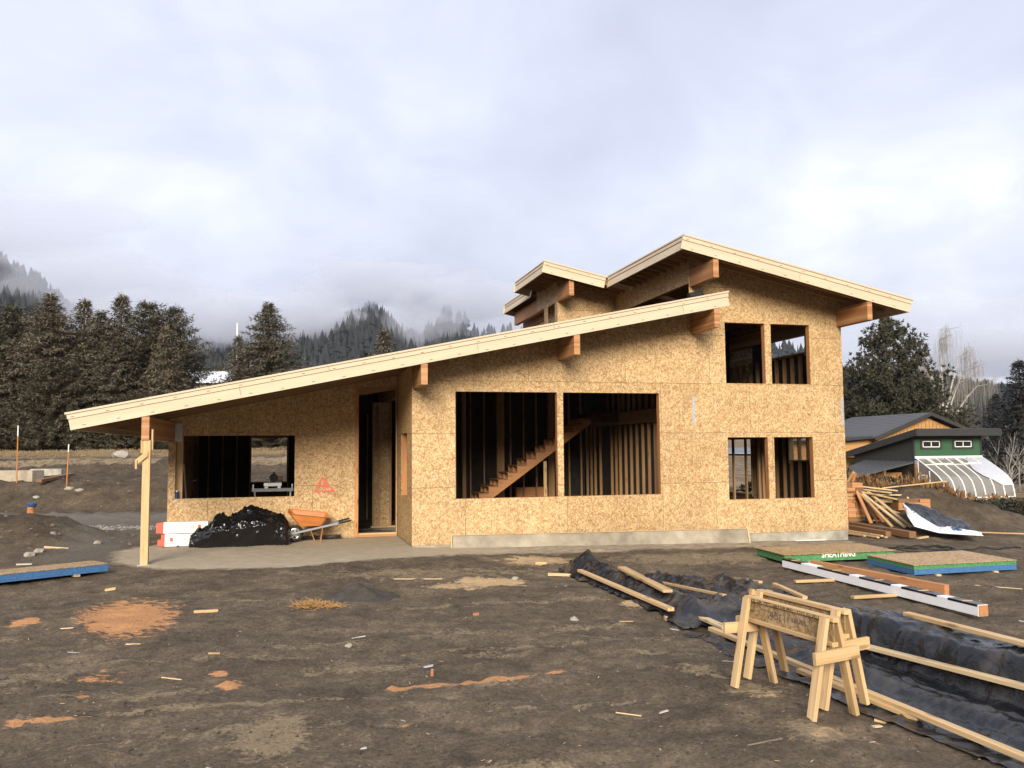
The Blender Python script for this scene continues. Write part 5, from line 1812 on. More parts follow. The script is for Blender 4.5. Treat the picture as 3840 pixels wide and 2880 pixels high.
def pine_meshes(seed, Hh, R):
    r = random.Random(seed)
    tr = MB().tube([(0, 0, -0.5), (0.1, 0, Hh * .45), (-0.1, 0.1, Hh * 0.95)], [0.38, 0.24, 0.05], 8)
    mb = MB()
    up = Vector((0, 0, 1))
    for k in range(620):
        f = r.random() ** 0.85
        z = Hh * (0.06 + 0.92 * f)
        az = r.uniform(0, 6.283)
        env = R * (math.sin(math.pi * min(1, (f * 0.86 + 0.20))) ** 0.75) * (1 if f < .9 else .8)
        env *= 0.80 + 0.45 * float(fbm(math.cos(az) * 1.6 + 9, z * 0.5 + math.sin(az), seed, 3)) * 1.6
        d = Vector((math.cos(az), math.sin(az), 0))
        base = Vector((0, 0, z))
        nt = max(2, int(env / 0.55))
        for i in range(nt):
            t = 0.25 + 0.75 * (i + r.random()) / nt
            p = base + d * (env * t) + up * (env * 0.30 * t * t) + rv(r, .28)
            for j in range(11):
                dd = (d * .5 + up * r.uniform(-.1, .9) + rv(r, .75)).normalized()
                sd = (dd.cross(d) + rv(r, .5)).normalized()
                quad_leaf(mb, p, dd, sd, r.uniform(.22, .46), r.uniform(.09, .16), 0, r.uniform(0.0, 1.0) * t)
    return tr.mesh('trunk', 'bark'), mb.mesh('pine_crown', 'pine', tips=True)


PN = pine_meshes(11, 15.2, 5.0)
tree('huge dark pine towering behind the right corner of the house', PN, 33.0, 74, 0.4, 1.0, None, 1.0, 'pine_tree')
tree('lower pine merging into the left side of the huge one', PN, 28.5, 76, 2.4, 0.82, None, 0.66, 'pine_tree')
tree('lower pine merging into the right side of the huge one', PN, 37.2, 76, 4.0, 0.78, None, 0.58, 'pine_tree')
SD_ = spruce_meshes('spruce_crown', 5, 11.0, 3.8, 'spruce_blue', nb=13, lv=0.46, wd=0.15, droop=0.22, tipk=0.4, sp=.28, tw=8)
tree('blue-black drooping spruce at the right edge', SD_, 42.2, 70, 0.7, 0.98, None, 0.93)
tree('shorter dark spruce behind the right edge one', SD_, 47.0, 82, 2.7, 0.75, None, 0.70)


def limb(mb, r, p, d, L, rad, depth, twigs, bend=0.25, split=(2, 4), up=0.25):
    pts = [p]
    n_ = 4
    for i in range(n_):
        d = (d + rv(r, bend) * 0.5 + Vector((0, 0, up * 0.2))).normalized()
        pts.append(pts[-1] + d * (L / n_))
    mb.tube(pts, [rad * (1 - 0.5 * i / n_) for i in range(n_ + 1)], 4 if rad > .03 else 3, cap=False)
    if depth == 0:
        twigs.append((pts[-1], d))
        return
    for k in range(r.randint(*split)):
        i = r.randint(1, n_)
        nd = (d + rv(r, 0.85)).normalized()
        limb(mb, r, pts[i], nd, L * r.uniform(.55, .75), rad * 0.5, depth - 1, twigs, bend, split, up)
    twigs.append((pts[-1], d))


def bare_meshes(seed, Hh, mat='twig_brown', depth=4, spread=0.45, rad=0.10, split=(2, 4)):
    r = random.Random(seed)
    mb = MB()
    tw = []
    for k in range(4):
        limb(mb, r, Vector((r.uniform(-.3, .3), r.uniform(-.3, .3), -.1)), Vector((r.uniform(-spread, spread), r.uniform(-spread, spread), 1)).normalized(), Hh * .5, rad, depth, tw, split=split)
    return mb.mesh('branches', mat)


def birch():
    r = random.Random(77)
    tr = MB()
    br = MB()
    tw = []
    tr.tube([(0, 0, -.3), (.2, 0, 2.5), (.5, 0, 5.0)], [.26, .22, .18], 8)
    tips = []
    for (x, z, s) in ((-2.6, 8.5, 1), (-1.6, 10.2, 1), (-0.4, 11.8, 1), (0.8, 13.4, 1), (1.6, 14.4, 1), (2.9, 12.2, 1), (3.8, 10.4, 1), (2.4, 9.0, 1), (4.6, 8.6, 1), (-3.4, 7.2, 1)):
        p0 = Vector((.4 + r.uniform(-.2, .2), 0, 4.4 + r.uniform(-.8, .6)))
        p3 = Vector((x, r.uniform(-1.6, 1.6), z))
        mid = p0.lerp(p3, .55) + Vector((0, 0, .9))
        pts = [p0, p0.lerp(mid, .5) + rv(r, .2), mid, mid.lerp(p3, .5) + Vector((0, 0, .5)), p3]
        tr.tube(pts, [.13, .10, .075, .045, .02], 5, cap=False)
        for i in (1, 2, 2, 3, 3, 3, 4, 4, 4, 4):
            q = pts[i] + rv(r, .25)
            out = Vector(((1 if x > .4 else -1) * r.uniform(.2, 1.3), r.uniform(-1, 1), r.uniform(.2, .8)))
            e = q + out
            br.tube([q, q + out * .6 + Vector((0, 0, .15)), e], [.03, .022, .015], 3, cap=False)
            tips += [q, e, (q + e) / 2]
    for p in tips:
        for k in range(4):
            q = p + rv(r, .45)
            L = r.uniform(1.0, 3.0)
            dx, dy = r.uniform(-.2, .2), r.uniform(-.2, .2)
            br.tube([q, q + Vector((dx, dy, .1)), q + Vector((dx * 1.5, dy * 1.5, -L * .5)), q + Vector((dx * 1.7, dy * 1.7, -L))], [.009, .008, .007, .006], 3, cap=False)
    return tr.mesh('trunk', 'birch'), br.mesh('weeping_twigs', 'twig_pale')


bt = birch()
plant('birch_tree', 'bare weeping birch with white limbs right of the big pine', 'tree', [('trunk', bt[0]), ('weeping_twigs', bt[1])], (44.3, 88, float(H0(44.3, 88)) - .1), 0, 1.0, None, 1.0)
BA = bare_meshes(21, 8.5)
BB = bare_meshes(22, 7.0, 'twig_brown', 4, .8)
BC = bare_meshes(23, 6.0, 'twig_pale', 3, .9, .07)
GBT = 'bare brown trees on the slope behind the green building'
LBT = ['bare brown tree right behind the barn roof peak', 'bare brown tree between barn roof and birch', 'bare brown tree under the weeping birch', 'bare brown tree right of the birch trunk', 'wide bare brown tree left of the dark spruce',
       'bare brown tree standing over the road boulders', 'bare brown tree behind the rail fence', 'bare brown tree far up the right slope', 'bare brown tree nearest the dark spruce', 'bare brown tree above the green eaves']
for (x, y, s, me), lb in zip(((37.5, 84, 1.0, BA), (40.5, 90, 1.05, BB), (43, 96, 1.1, BA), (47, 92, 1.0, BB), (49, 98, 1.15, BA), (52, 104, .9, BB), (55, 112, 1.0, BA), (53, 120, 1.1, BB), (46, 84, .85, BA), (42, 82, .8, BB)), LBT):
    plant('bare_tree', lb, 'tree', [('branches', me)], (x, y, float(H0(x, y)) - .1), x * 1.7, s, GBT, s)
for (x, y, s), lb in zip(((33.5, 58, .75), (36.5, 61, .9), (31.5, 66, .9), (40.0, 64, .6)), ('pale bare sapling right of the greenhouse', 'pale bare sapling by the road edge', 'fallen-looking pale bare branches behind the barn peak', 'pale bare sapling at the far right edge')):
    plant('bare_sapling', lb, 'tree', [('branches', BC)], (x, y, float(H0(x, y)) - .1), x * 2.3, s, None, s)
plant('bare_tree', 'small bare tree by the foot of the misty hill, over the low roof', 'tree', [('branches', BC)], (-15.5, 78, float(H0(-15.5, 78)) - .1), 1, 1.15, None, 1.2)


def shrub_mesh(seed, R, Hh, mat, n_, ls, lw):
    r = random.Random(seed)
    mb = MB()
    lobes = [(rv(r, .55), r.uniform(.45, .75)) for _ in range(9)]
    for k in range(n_):
        c, q = r.choice(lobes)
        d = rv(r).normalized()
        p = c + d * (q * r.uniform(.55, 1.0))
        p = Vector((p.x * R, p.y * R, abs(p.z + .45) * Hh * .62))
        dd = (d + rv(r, .8) + Vector((0, 0, .4))).normalized()
        sd = dd.cross(rv(r)).normalized()
        quad_leaf(mb, p, dd, sd, ls * r.uniform(.6, 1.4), lw * r.uniform(.6, 1.4), 0, r.random() ** 2)
    st = MB()
    for k in range(8):
        a = r.uniform(0, 6.28)
        st.tube([(0, 0, -.1), (R * .4 * math.cos(a), R * .4 * math.sin(a), Hh * .5), (R * .7 * math.cos(a), R * .7 * math.sin(a), Hh * r.uniform(.8, 1.1))], [.03, .02, .008], 3)
    return st.mesh('stem', 'twig_brown'), mb.mesh('foliage', mat, tips=True)


SHD = shrub_mesh(3, 1.5, 1.5, 'shrub', 2600, .16, .09)
SHB = shrub_mesh(4, 1.1, 1.0, 'brown_leaf', 1500, .15, .10)
GSH = 'shrubs between the dirt mound and the greenhouse'
SH = [(12.1, 29.0, 1.0, 1.35, 'SHB', 'brown-leaved shrub rising behind the scrap pile'), (11.1, 30.2, .9, 1.1, 'SHD', 'dark shrub behind the scrap pile, under the low dark roof'), (13.0, 30.4, 1.0, 1.0, 'SHD', 'dark shrub above the dirt mound crest'),
      (13.4, 28.6, .8, 1.45, 'SHB', 'brown-leaved shrub over the right end of the mound crest'), (14.3, 28.5, .8, 1.35, 'SHB', 'brown-leaved shrub at the near corner of the greenhouse'), (15.1, 29.2, 1.0, .50, 'SHD', 'dark shrub in front of the first greenhouse ribs'),
      (16.0, 29.0, 1.0, .46, 'SHD', 'dark shrub in front of the middle greenhouse ribs'), (17.0, 29.2, 1.0, .48, 'SHD', 'dark shrub in front of the last greenhouse ribs'), (14.5, 27.3, .85, .45, 'SHD', 'dark shrub spilling over the right shoulder of the mound'),
      (15.4, 27.4, .9, .48, 'SHD', 'low dark shrub halfway down the right slope'), (16.3, 27.5, .95, .5, 'SHD', 'low dark shrub at the right edge of view, upper one'), (15.0, 26.0, .8, .45, 'SHD', 'small dark shrub low on the right slope'),
      (15.9, 26.0, .85, .52, 'SHD', 'lowest dark shrub at the right edge of view'), (9.6, 31.0, .9, .8, 'SHD', 'dark shrub half hidden by the house corner'), (18.0, 30.5, .9, .8, 'SHB', 'rusty-leaved shrub beside the brown gate at the right edge')]
for x, y, s, sz_, k, lb in SH:
    ms_ = SHD if k == 'SHD' else SHB
    plant('shrub', lb, 'shrub', [('stem', ms_[0]), ('foliage', ms_[1])], (x, y, float(H0(x, y)) - .1), x * 3.1, s, GSH, sz_)

# dry grass on the field
r = random.Random(8)
mb = MB()
for k in range(9000):
    y = 46 + 14 * r.random() ** 1.2
    x = r.uniform(-40, 4)
    if fbm(x * .3, y * .3, 4, 2) < -0.12:
        continue
    z = float(H0(x, y))
    for j in range(2):
        d = Vector((r.uniform(-.5, .5), r.uniform(-.5, .5), 1)).normalized()
        quad_leaf(mb, Vector((x + r.uniform(-.2, .2), y, z - .02)), d, Vector((1, 0, 0)), r.uniform(.08, .24), .05, 0, r.random())
gr = mb.build('dry_grass', 'dry_grass', tips=True, kind='stuff')
tag(gr, 'dry tan grass of the field below the conifers', 'grass')

# ================================================================ buildings behind
def quadslab(name, pts, th, mat, parent):
    a = [Vector(p) for p in pts]
    return MB().prism(a, (0, 0, -th)).build(name, mat, parent)


# barn with grey roof: ridge runs along d, gable faces the yard
BO, BR_ = Vector((30.70, 62.0, -1.6)), math.radians(12.8)
barn = thing('barn', 'tan barn with a grey shingle roof behind the green building', 'barn', BO, BR_)
ZB = 4.69 + 1.6
hwid, drop = 4.74, 1.79
MB().prism([(-4.2, 0.45, 0), (4.2, .45, 0), (4.2, .45, ZB - .33 - drop * 4.2 / hwid), (0, .45, ZB - .33), (-4.2, .45, ZB - .33 - drop * 4.2 / hwid)], (0, .2, 0)).build('gable_wall', 'tan_wall', barn)
MB().box(-4.2, -4.0, .65, 9.0, 0, ZB - .35 - drop * 4.2 / hwid).box(4.0, 4.2, .65, 9.0, 0, ZB - .35 - drop * 4.2 / hwid).build('side_wall', 'tan_wall', barn)
for s in (-1, 1):
    rf = MB().prism([(0, -.05, ZB), (s * hwid, -.05, ZB - drop), (s * hwid, -.05, ZB - drop - .1), (0, -.05, ZB - .1)], (0, 9.5, 0)).build('roof', 'shingle', barn)
    mb = MB()
    for k in range(14):
        f = k / 14
        x = s * hwid * f
        mb.prism([(x, -.06, ZB - drop * f + .012), (x + s * hwid / 14, -.06, ZB - drop * (f + 1 / 14) + .030), (x + s * hwid / 14, -.06, ZB - drop * (f + 1 / 14) + .004), (x, -.06, ZB - drop * f + .001)], (0, 9.5, 0))
    mb.build('shingle_course', 'shingle', rf)
    MB().prism([(0, -.16, ZB + .03), (s * (hwid + .03), -.16, ZB + .03 - drop * 1.006), (s * (hwid + .03), -.16, ZB - .22 - drop * 1.006), (0, -.16, ZB - .22)], (0, .09, 0)).build('barge_board', 'dark_trim', barn)
mb = MB()
for k in range(27):
    mb.box(-4.15 + k * .31, -4.13 + k * .31, .425, .449, 0, ZB - .5 - drop * abs(-4.14 + k * .31) / hwid)
mb.build('batten', 'brown_wood', barn)
# lower left bay with its own shed roof and doors
MB().box(-7.6, -4.25, .9, 6.0, 0, 4.42).build('bay_wall', 'tan_wall', barn)
MB().prism([(-7.9, .3, 4.35), (-4.3, .3, 4.62), (-4.3, .3, 4.45), (-7.9, .3, 4.18)], (0, 6, 0)).build('bay_roof', 'dark_trim', barn)
MB().box(-5.75, -5.72, .87, .898, 0, 3.0).box(-6.6, -4.3, .87, .898, 3.0, 3.04).build('door_line', 'dark_trim', barn)
MB().beam((-5.7, .88, 2.95), (-4.6, .88, 1.9), .02, .03).build('door_brace', 'dark_trim', barn)
MB().lathe((-4.55, .80, 2.45), (0, 0, 1), [(-.25, .06), (-.1, .16), (-.05, .04), (.1, .04), (.1, 0)], 10).build('barn_lamp', 'dark_trim', barn)

# green building with lean-to greenhouse
GO = Vector((25.58, 54.0, -1.6))
green = thing('green_building', 'dark green outbuilding with two slider windows over a greenhouse', 'outbuilding', GO, BR_)
GZ0 = 1.6
W_ = 5.02
MB().box(0, W_, 0, .15, 0, 4.6).build('front_wall', 'green_wall', green)
MB().prism([(0, .15, 0), (0, 6.2, 0), (0, 6.2, 3.45), (0, .15, 4.75)], (.15, 0, 0)).build('side_wall', 'dark_wall', green)
MB().prism([(W_ - .15, .15, 0), (W_ - .15, 6.2, 0), (W_ - .15, 6.2, 3.45), (W_ - .15, .15, 4.75)], (.15, 0, 0)).build('side_wall', 'dark_wall', green)
MB().prism([(-.35, -.75, 4.95), (-.35, 7.0, 3.40), (-.35, 7.0, 3.15), (-.35, -.75, 4.66)], (W_ + 1.2, 0, 0)).build('roof', 'metal_roof', green)
MB().box(-.40, W_ + .90, -.83, -.77, 4.48, 4.93).build('eave_board', 'dark_trim', green)
MB().prism([(-.42, -.77, 4.93), (-.42, 7.05, 3.40), (-.42, 7.05, 2.98), (-.42, -.77, 4.50)], (.06, 0, 0)).build('eave_board', 'dark_trim', green)
for x in (-.03, W_ - .09):
    MB().box(x, x + .12, -.03, .1, 0, 4.5).build('corner_board', 'dark_trim', green)
MB().box(.1, W_ - .1, -.02, -.002, 4.28, 4.5).build('frieze_board', 'dark_trim', green)
for x in (.62, 3.00):
    wdw = MB().box(x - .16, x + 1.42, -.035, -.003, 3.62, 4.31).build('window', 'dark_trim', green)
    fm = MB()
    x0, x1, z0, z1 = x, x + 1.26, 3.76, 4.16
    for q in ((x0, x1, z0, z0 + .05), (x0, x1, z1 - .05, z1), (x0, x0 + .05, z0, z1), (x1 - .05, x1, z0, z1), ((x0 + x1) / 2 - .03, (x0 + x1) / 2 + .03, z0, z1)):
        fm.box(q[0], q[1], -.06, -.038, q[2], q[3])
    fm.build('window_frame', 'white_paint', wdw)
    MB().box(x0 + .05, x1 - .05, -.045, -.040, z0 + .05, z1 - .05).build('pane', 'glass_dark', wdw)
# low metal roof on the left side
quadslab('low_roof', [(-.05, .0, 2.86), (-.05, 5.0, 2.90), (-4.5, 2.6, 2.05), (-5.0, -1.2, 2.05)], .10, 'metal_roof', green)
for k in range(9):
    f = (k + .5) / 9
    a = Vector((-.05, 0 + 5.0 * f, 2.88 + .04 * f)); b_ = Vector((-5.0 + .5 * f, -1.2 + 3.8 * f, 2.07))
    MB().beam(a, b_, .05, .03).build('roof_rib', 'metal_roof', green)
MB().box(-3.9, -.05, 1.2, 1.35, 0, 2.15).build('low_wall', 'tan_wall', green)
for x in (-4.6, -2.6, -.35):
    MB().box(x, x + .12, -.5, -.38, 0, 2.1 + .13 * (x + 5)).build('low_post', 'brown_wood', green)

# greenhouse
gh = thing('greenhouse', 'curved-eave greenhouse with white ribs leaning on the green building', 'greenhouse', GO, BR_)
prof = [(0.0, 3.10), (.75, 2.72), (1.5, 2.30), (2.0, 1.98), (2.28, 1.70), (2.45, 1.35), (2.55, .95), (2.60, .5), (2.62, 0.0)]
for k in range(8):
    x = .06 + k * (W_ - .1) / 7
    MB().tube([(x, -.03 - p, z) for p, z in prof], .038, 5).build('rib', 'white_paint', gh)
for k in range(7):
    x0 = .06 + k * (W_ - .1) / 7 + .04
    x1 = .06 + (k + 1) * (W_ - .1) / 7 - .04
    mb = MB()
    vs = [(x, -.03 - p + .01, z - .015) for p, z in prof for x in (x0, x1)]
    mb.add(vs, [(2 * i, 2 * i + 1, 2 * i + 3, 2 * i + 2) for i in range(len(prof) - 1)])
    mb.build('pane', 'poly', gh)
MB().box(0, W_, -.09, -.02, 3.06, 3.20).build('ridge_bar', 'white_paint', gh)
MB().box(.05, W_ - .02, -2.63, -2.56, .66, .72).build('eave_bar', 'white_paint', gh)
MB().box(.05, W_ - .02, -.9, -.84, 2.66, 2.70).build('purlin', 'white_paint', gh)
mb = MB()
vs = []
for i, (p, z) in enumerate(prof[:6]):
    xa = 4.35 - 1.4 * math.sin(i * .75) * .55 - .55
    vs += [(xa, -.06 - p, z + .035), (W_ + .02, -.06 - p, z + .035)]
mb.add(vs, [(2 * i, 2 * i + 1, 2 * i + 3, 2 * i + 2) for i in range(5)])
mb.build('shade_cover', 'poly_white', gh)
for x0, x1 in ((.85, 2.15), (2.95, 4.2)):
    vt = MB()
    for a, b_ in (((x0, -.12, 3.08), (x0, -.85, 2.74)), ((x1, -.12, 3.08), (x1, -.85, 2.74)), ((x0, -.85, 2.74), (x1, -.85, 2.74))):
        vt.beam(a, b_, .07, .05)
    vt.build('roof_vent', 'white_paint', gh)
ew = MB().add([(.02, -.05, 3.0)] + [(.02, -.05 - p, z - .03) for p, z in prof[1:]] + [(.02, -.05, 0)], [tuple(range(len(prof) + 1))]).build('end_wall', 'poly', gh)
for (y0, y1, z0, z1) in ((-.35, -.30, 0, 2.9), (-1.35, -1.28, 0, 2.3), (-.62, -.56, 0, 2.05), (-1.12, -1.06, 0, 2.05), (-1.12, -.56, 1.98, 2.05)):
    MB().box(-.02, .01, y0, y1, z0, z1).build('end_bar', 'white_paint', gh)
mb = MB().box(-.02, .0, -.28, -.05, 2.45, 2.95)
for k in range(4):
    mb.box(-.04, -.02, -.28, -.05, 2.48 + .12 * k, 2.53 + .12 * k)
mb.build('louvre_vent', 'galv', gh)
gt = thing('brown_gate', 'brown board gate right of the greenhouse at the right edge', 'gate', (31.3, 50.2, float(H0(31.3, 50.2))), .15)
for k in range(9):
    MB().box(k * .2, k * .2 + .18, 0, .03, .1, 1.35).build('slat', 'brown_wood', gt)
for k in range(2):
    MB().box(0, 1.8, -.05, -.002, .3 + .8 * k, .42 + .8 * k).build('rail', 'brown_wood', gt)
MB().beam((.1, -.07, .42), (1.7, -.07, 1.1), .03, .1).build('diagonal', 'brown_wood', gt)

# white-roofed house far left and the pole
wh_ = thing('white_roofed_house', 'pale house with a white metal roof glimpsed between the spruces', 'house', (-32.6, 85, float(H0(-32.6, 85))), .05)
zb = 10.6 - float(H0(-32.6, 85))
MB().box(.3, 4.2, .6, 6, 0, zb - 1.35).build('wall', 'rock_pale', wh_)
MB().prism([(-.6, 0, zb - 1.28), (-.6, 2.6, zb), (-.6, 5.2, zb - 1.28), (-.6, 5.2, zb - 1.4), (-.6, 2.6, zb - .12), (-.6, 0, zb - 1.4)], (4.7, 0, 0)).build('roof', 'white_roof', wh_)
for k in range(14):
    MB().beam((-.5 + k * .34, .02, zb - 1.25), (-.5 + k * .34, 2.58, zb + .03), .05, .05).build('roof_rib', 'white_roof', wh_)
pl = MB().tube([(0, 0, 0), (0, 0, 14.5 - float(H0(-26.2, 80)))], .07, 8).mesh('white_pole', 'white_paint')
thing('white_pole', 'slim white pole rising behind the spruces left of the roof', 'pole', (-26.2, 80, float(H0(-26.2, 80))), data=pl)

# road, kerb line, boulders, rail fence on the right
xs = np.linspace(22, 120, 40)
def strip(name, ya, yb, dz, mat, **kw):
    mb = MB()
    for i, x in enumerate(xs):
        for y in (ya(x), yb(x)):
            mb.v.append((x, y, float(H0(x, y)) + dz)); mb.tip.append(0)
    mb.f = [(2 * i, 2 * i + 2, 2 * i + 3, 2 * i + 1) for i in range(len(xs) - 1)]
    return mb.build(name, mat, **kw)


rl = lambda x: 106 - .28 * (x - 62)
strip('road', rl, lambda x: rl(x) + 22, .25, 'asphalt', kind='structure', label='grey road on the slope right of the outbuilding')
strip('road_edge_line', lambda x: rl(x) + .4, lambda x: rl(x) + 1.1, .27, 'road_paint', kind='structure')


def rock_mesh(seed, mat):
    r = random.Random(seed)
    bm = bmesh.new()
    bmesh.ops.create_icosphere(bm, subdivisions=2, radius=1)
    for v in bm.verts:
        n_ = mnoise.noise(v.co * 1.3 + Vector((seed, 0, 0))) * .35 + mnoise.noise(v.co * 3 + Vector((seed, 5, 0))) * .12
        v.co *= 1 + n_
        v.co.z *= .7
    me = bpy.data.meshes.new('stone')
    bm.to_mesh(me); bm.free()
    me.materials.append(M[mat])
    return me


RK = [rock_mesh(i, 'rock_pale') for i in range(3)]
RG = [rock_mesh(i + 5, 'rock') for i in range(3)]
LB = ['leftmost', 'second', 'third', 'fourth', 'fifth', 'sixth', 'seventh', 'eighth', 'ninth', 'tenth']
for k in range(10):
    x = 64.5 + k * 1.55
    y = rl(x) + 24
    o = thing('boulder', LB[k] + ' of the pale boulders lined along the far road edge', 'boulder', (x, y, float(H0(x, y)) + .35), k * 1.3, 'boulders along the road', data=RK[k % 3])
    o.scale = (.75 + .3 * (k % 3), .6, .55 + .15 * (k % 2))
o = thing('boulder', 'large blue-grey boulder by the road at the right edge', 'boulder', (78.2, rl(78) + 20, float(H0(78, rl(78) + 20)) + .8), 1, None, data=RG[0])
o.scale = (1.6, 1.2, 1.5)
fe = thing('rail_fence', 'wooden rail fence on the slope above the road', 'fence', (0, 0, 0))
fp = [(60 + 3.2 * k, rl(60 + 3.2 * k) + 32) for k in range(12)]
for k, (x, y) in enumerate(fp):
    z = float(H0(x, y))
    MB().box(x - .1, x + .1, y - .1, y + .1, z - .2, z + 1.5).build('fence_post', 'brown_wood', fe)
    if k:
        x0, y0 = fp[k - 1]
        z0 = float(H0(x0, y0))
        for h in (.6, 1.2):
            MB().beam((x0, y0 - .12, z0 + h), (x, y - .12, z + h), .06, .16).build('rail', 'brown_wood', fe)
pl = MB().tube([(0, 0, 0), (0, 0, 3.6)], .05, 8).mesh('white_post', 'white_paint')
thing('white_post', 'thin white post at the right edge in front of the road', 'post', (42.1, 69.5, float(H0(42.1, 69.5))), data=pl)

# ================================================================ left background: blocks, stakes, bits
M['block_tan'] = m_plain('tan_block', (0.36, 0.31, 0.23), 0.85, var=0.2)
bl = thing('concrete_block', 'long pale concrete block on the terrace at the left edge', 'concrete block', (-21.6, 33.2, float(H0(-20, 33))), -.215)
MB().box(0, 3.28, 0, .6, -.1, .44).build('block', 'block_tan', bl)
bl = thing('concrete_block', 'second concrete block, further back and half hidden', 'concrete block', (-21.4, 37.6, float(H0(-20.6, 37.6)) ), -.12)
MB().box(0, 1.5, 0, .6, -.1, .34).build('block', 'concrete', bl)
lay2((-17.7, 31.7), 1.22, (-17.95, 34.5), 1.38, .22, .10, 'rusty brown board on the terrace beside the pale block', 'brown_wood')
lay2((-18.5, 33.4), 1.3, (-18.6, 36.0), 1.34, .16, .08, 'second rusty board behind the first on the terrace', 'brown_wood')
for (x, y, hgt, lean, lb) in ((-18.75, 32.1, 2.25, -.02, 'taller orange survey stake with white tip at the far left'), (-16.6, 31.6, 1.62, .03, 'shorter orange survey stake with white tip, nearer the house')):
    z = float(H0(x, y))
    t = thing('survey_stake', lb, 'stake', (x, y, z), 0, 'orange survey stakes')
    MB().tube([(0, 0, -.1), (lean, 0, hgt * .82)], .022, 6).build('stake_shaft', 'rust_orange', t)
    MB().tube([(lean, 0, hgt * .82), (lean * 1.2, 0, hgt)], .022, 6).build('white_tip', 'white_paint', t)
hy = thing('orange_post', 'short orange pipe stub with a blue cap among clay clods', 'pipe stub', (-15.4, 27.2, float(H0(-15.4, 27.2)) + .12), 0)
hy.scale = (.75, .75, .72)
r = random.Random(3)
for k in range(9):
    a_ = r.uniform(0, 6.28)
    c_ = MB()
    c_.lathe((.28 * math.cos(a_) * r.uniform(.8, 1.9), .28 * math.sin(a_), -.05), (r.uniform(-.3, .3), r.uniform(-.3, .3), 1), [(0, .12), (.1, .14), (r.uniform(.16, .24), .06), (.25, 0)], 6)
    c_.build('clay_clod', r.choice(('terra', 'terra', 'rock')), hy)
MB().lathe((0, 0, -.1), (0, 0, 1), [(0, .16), (.62, .14), (.64, 0)], 14).build('pipe', 'terra', hy)
MB().lathe((0.03, 0, .54), (0, .15, 1), [(0, .17), (.1, .20), (.16, .17), (.17, 0)], 14).build('blue_cap', 'blue_plastic', hy)
# ================================================================ debris on the ground
r = random.Random(12)
for (x, y, s, mt, lb) in ((0.786, 11.256, .085, 'pale', 'round pale stone alone in the middle of the yard'), (0.03, 14.83, .09, 'pale', 'pale stone at the right end of the big sawdust streak by the house'), (-1.9, 9.9, .06, 'pale', 'pale stone left of the centre of the yard'),
                         (-2.1, 5.95, .10, 'pale', 'half-buried pale stone at the very bottom of the view'), (-10.4, 18.75, .16, 'pale', 'upper of two pale rocks at the foot of the left berm'), (-10.25, 18.1, .17, 'pale', 'lower of two pale rocks at the foot of the left berm'),
                         (-9.7, 19.9, .12, 'pale', 'pale rock beside the dirt track'), (-9.3, 21.6, .13, 'grey', 'grey rock on the right flank of the left berm'), (4.05, 9.0, .06, 'pale', 'pebble caught in the tall black plastic fold'), (-11.0, 20.4, .12, 'grey', 'grey rock on the crest of the left berm')):
    me = (RK if mt == 'pale' else RG)[r.randint(0, 2)]
    s *= .8
    z = gz(x, y) if lb[:6] != 'pebble' else .20
    o = thing('stone', lb, 'stone', (x, y, z + s * .15), r.uniform(0, 6), 'loose stones', data=me)
    o.scale = (s, s * .85, s * .9)
for (x, y, s, lb) in ((-20.0, 43.4, .48, 'white boulder at the edge of the dry field'), (-16.4, 31.4, .16, 'white stone at the end of the rusty board'), (-19.3, 31.0, .14, 'small pale stone on the left bank, far left'), (-15.9, 31.2, .15, 'pale stone near the foot of the shorter stake'), (-17.3, 30.9, .13, 'pale stone left of the shorter stake'),
                      (-14.0, 35.6, .16, 'leftmost pale stone on the terrace'), (-12.9, 36.4, .15, 'middle pale stone on the terrace'), (-11.6, 35.8, .14, 'right pale stone on the terrace'), (-13.0, 25.3, .18, 'pale stone at the left end of the gravel strip'), (-9.3, 30.4, .16, 'pale stone at the foot of the bank beside the post')):
    o = thing('stone', lb, 'stone', (x, y, float(H0(x, y)) + s * .3), r.uniform(0, 6), 'loose stones', data=RK[r.randint(0, 2)])
    o.scale = (s, s, s * .75)
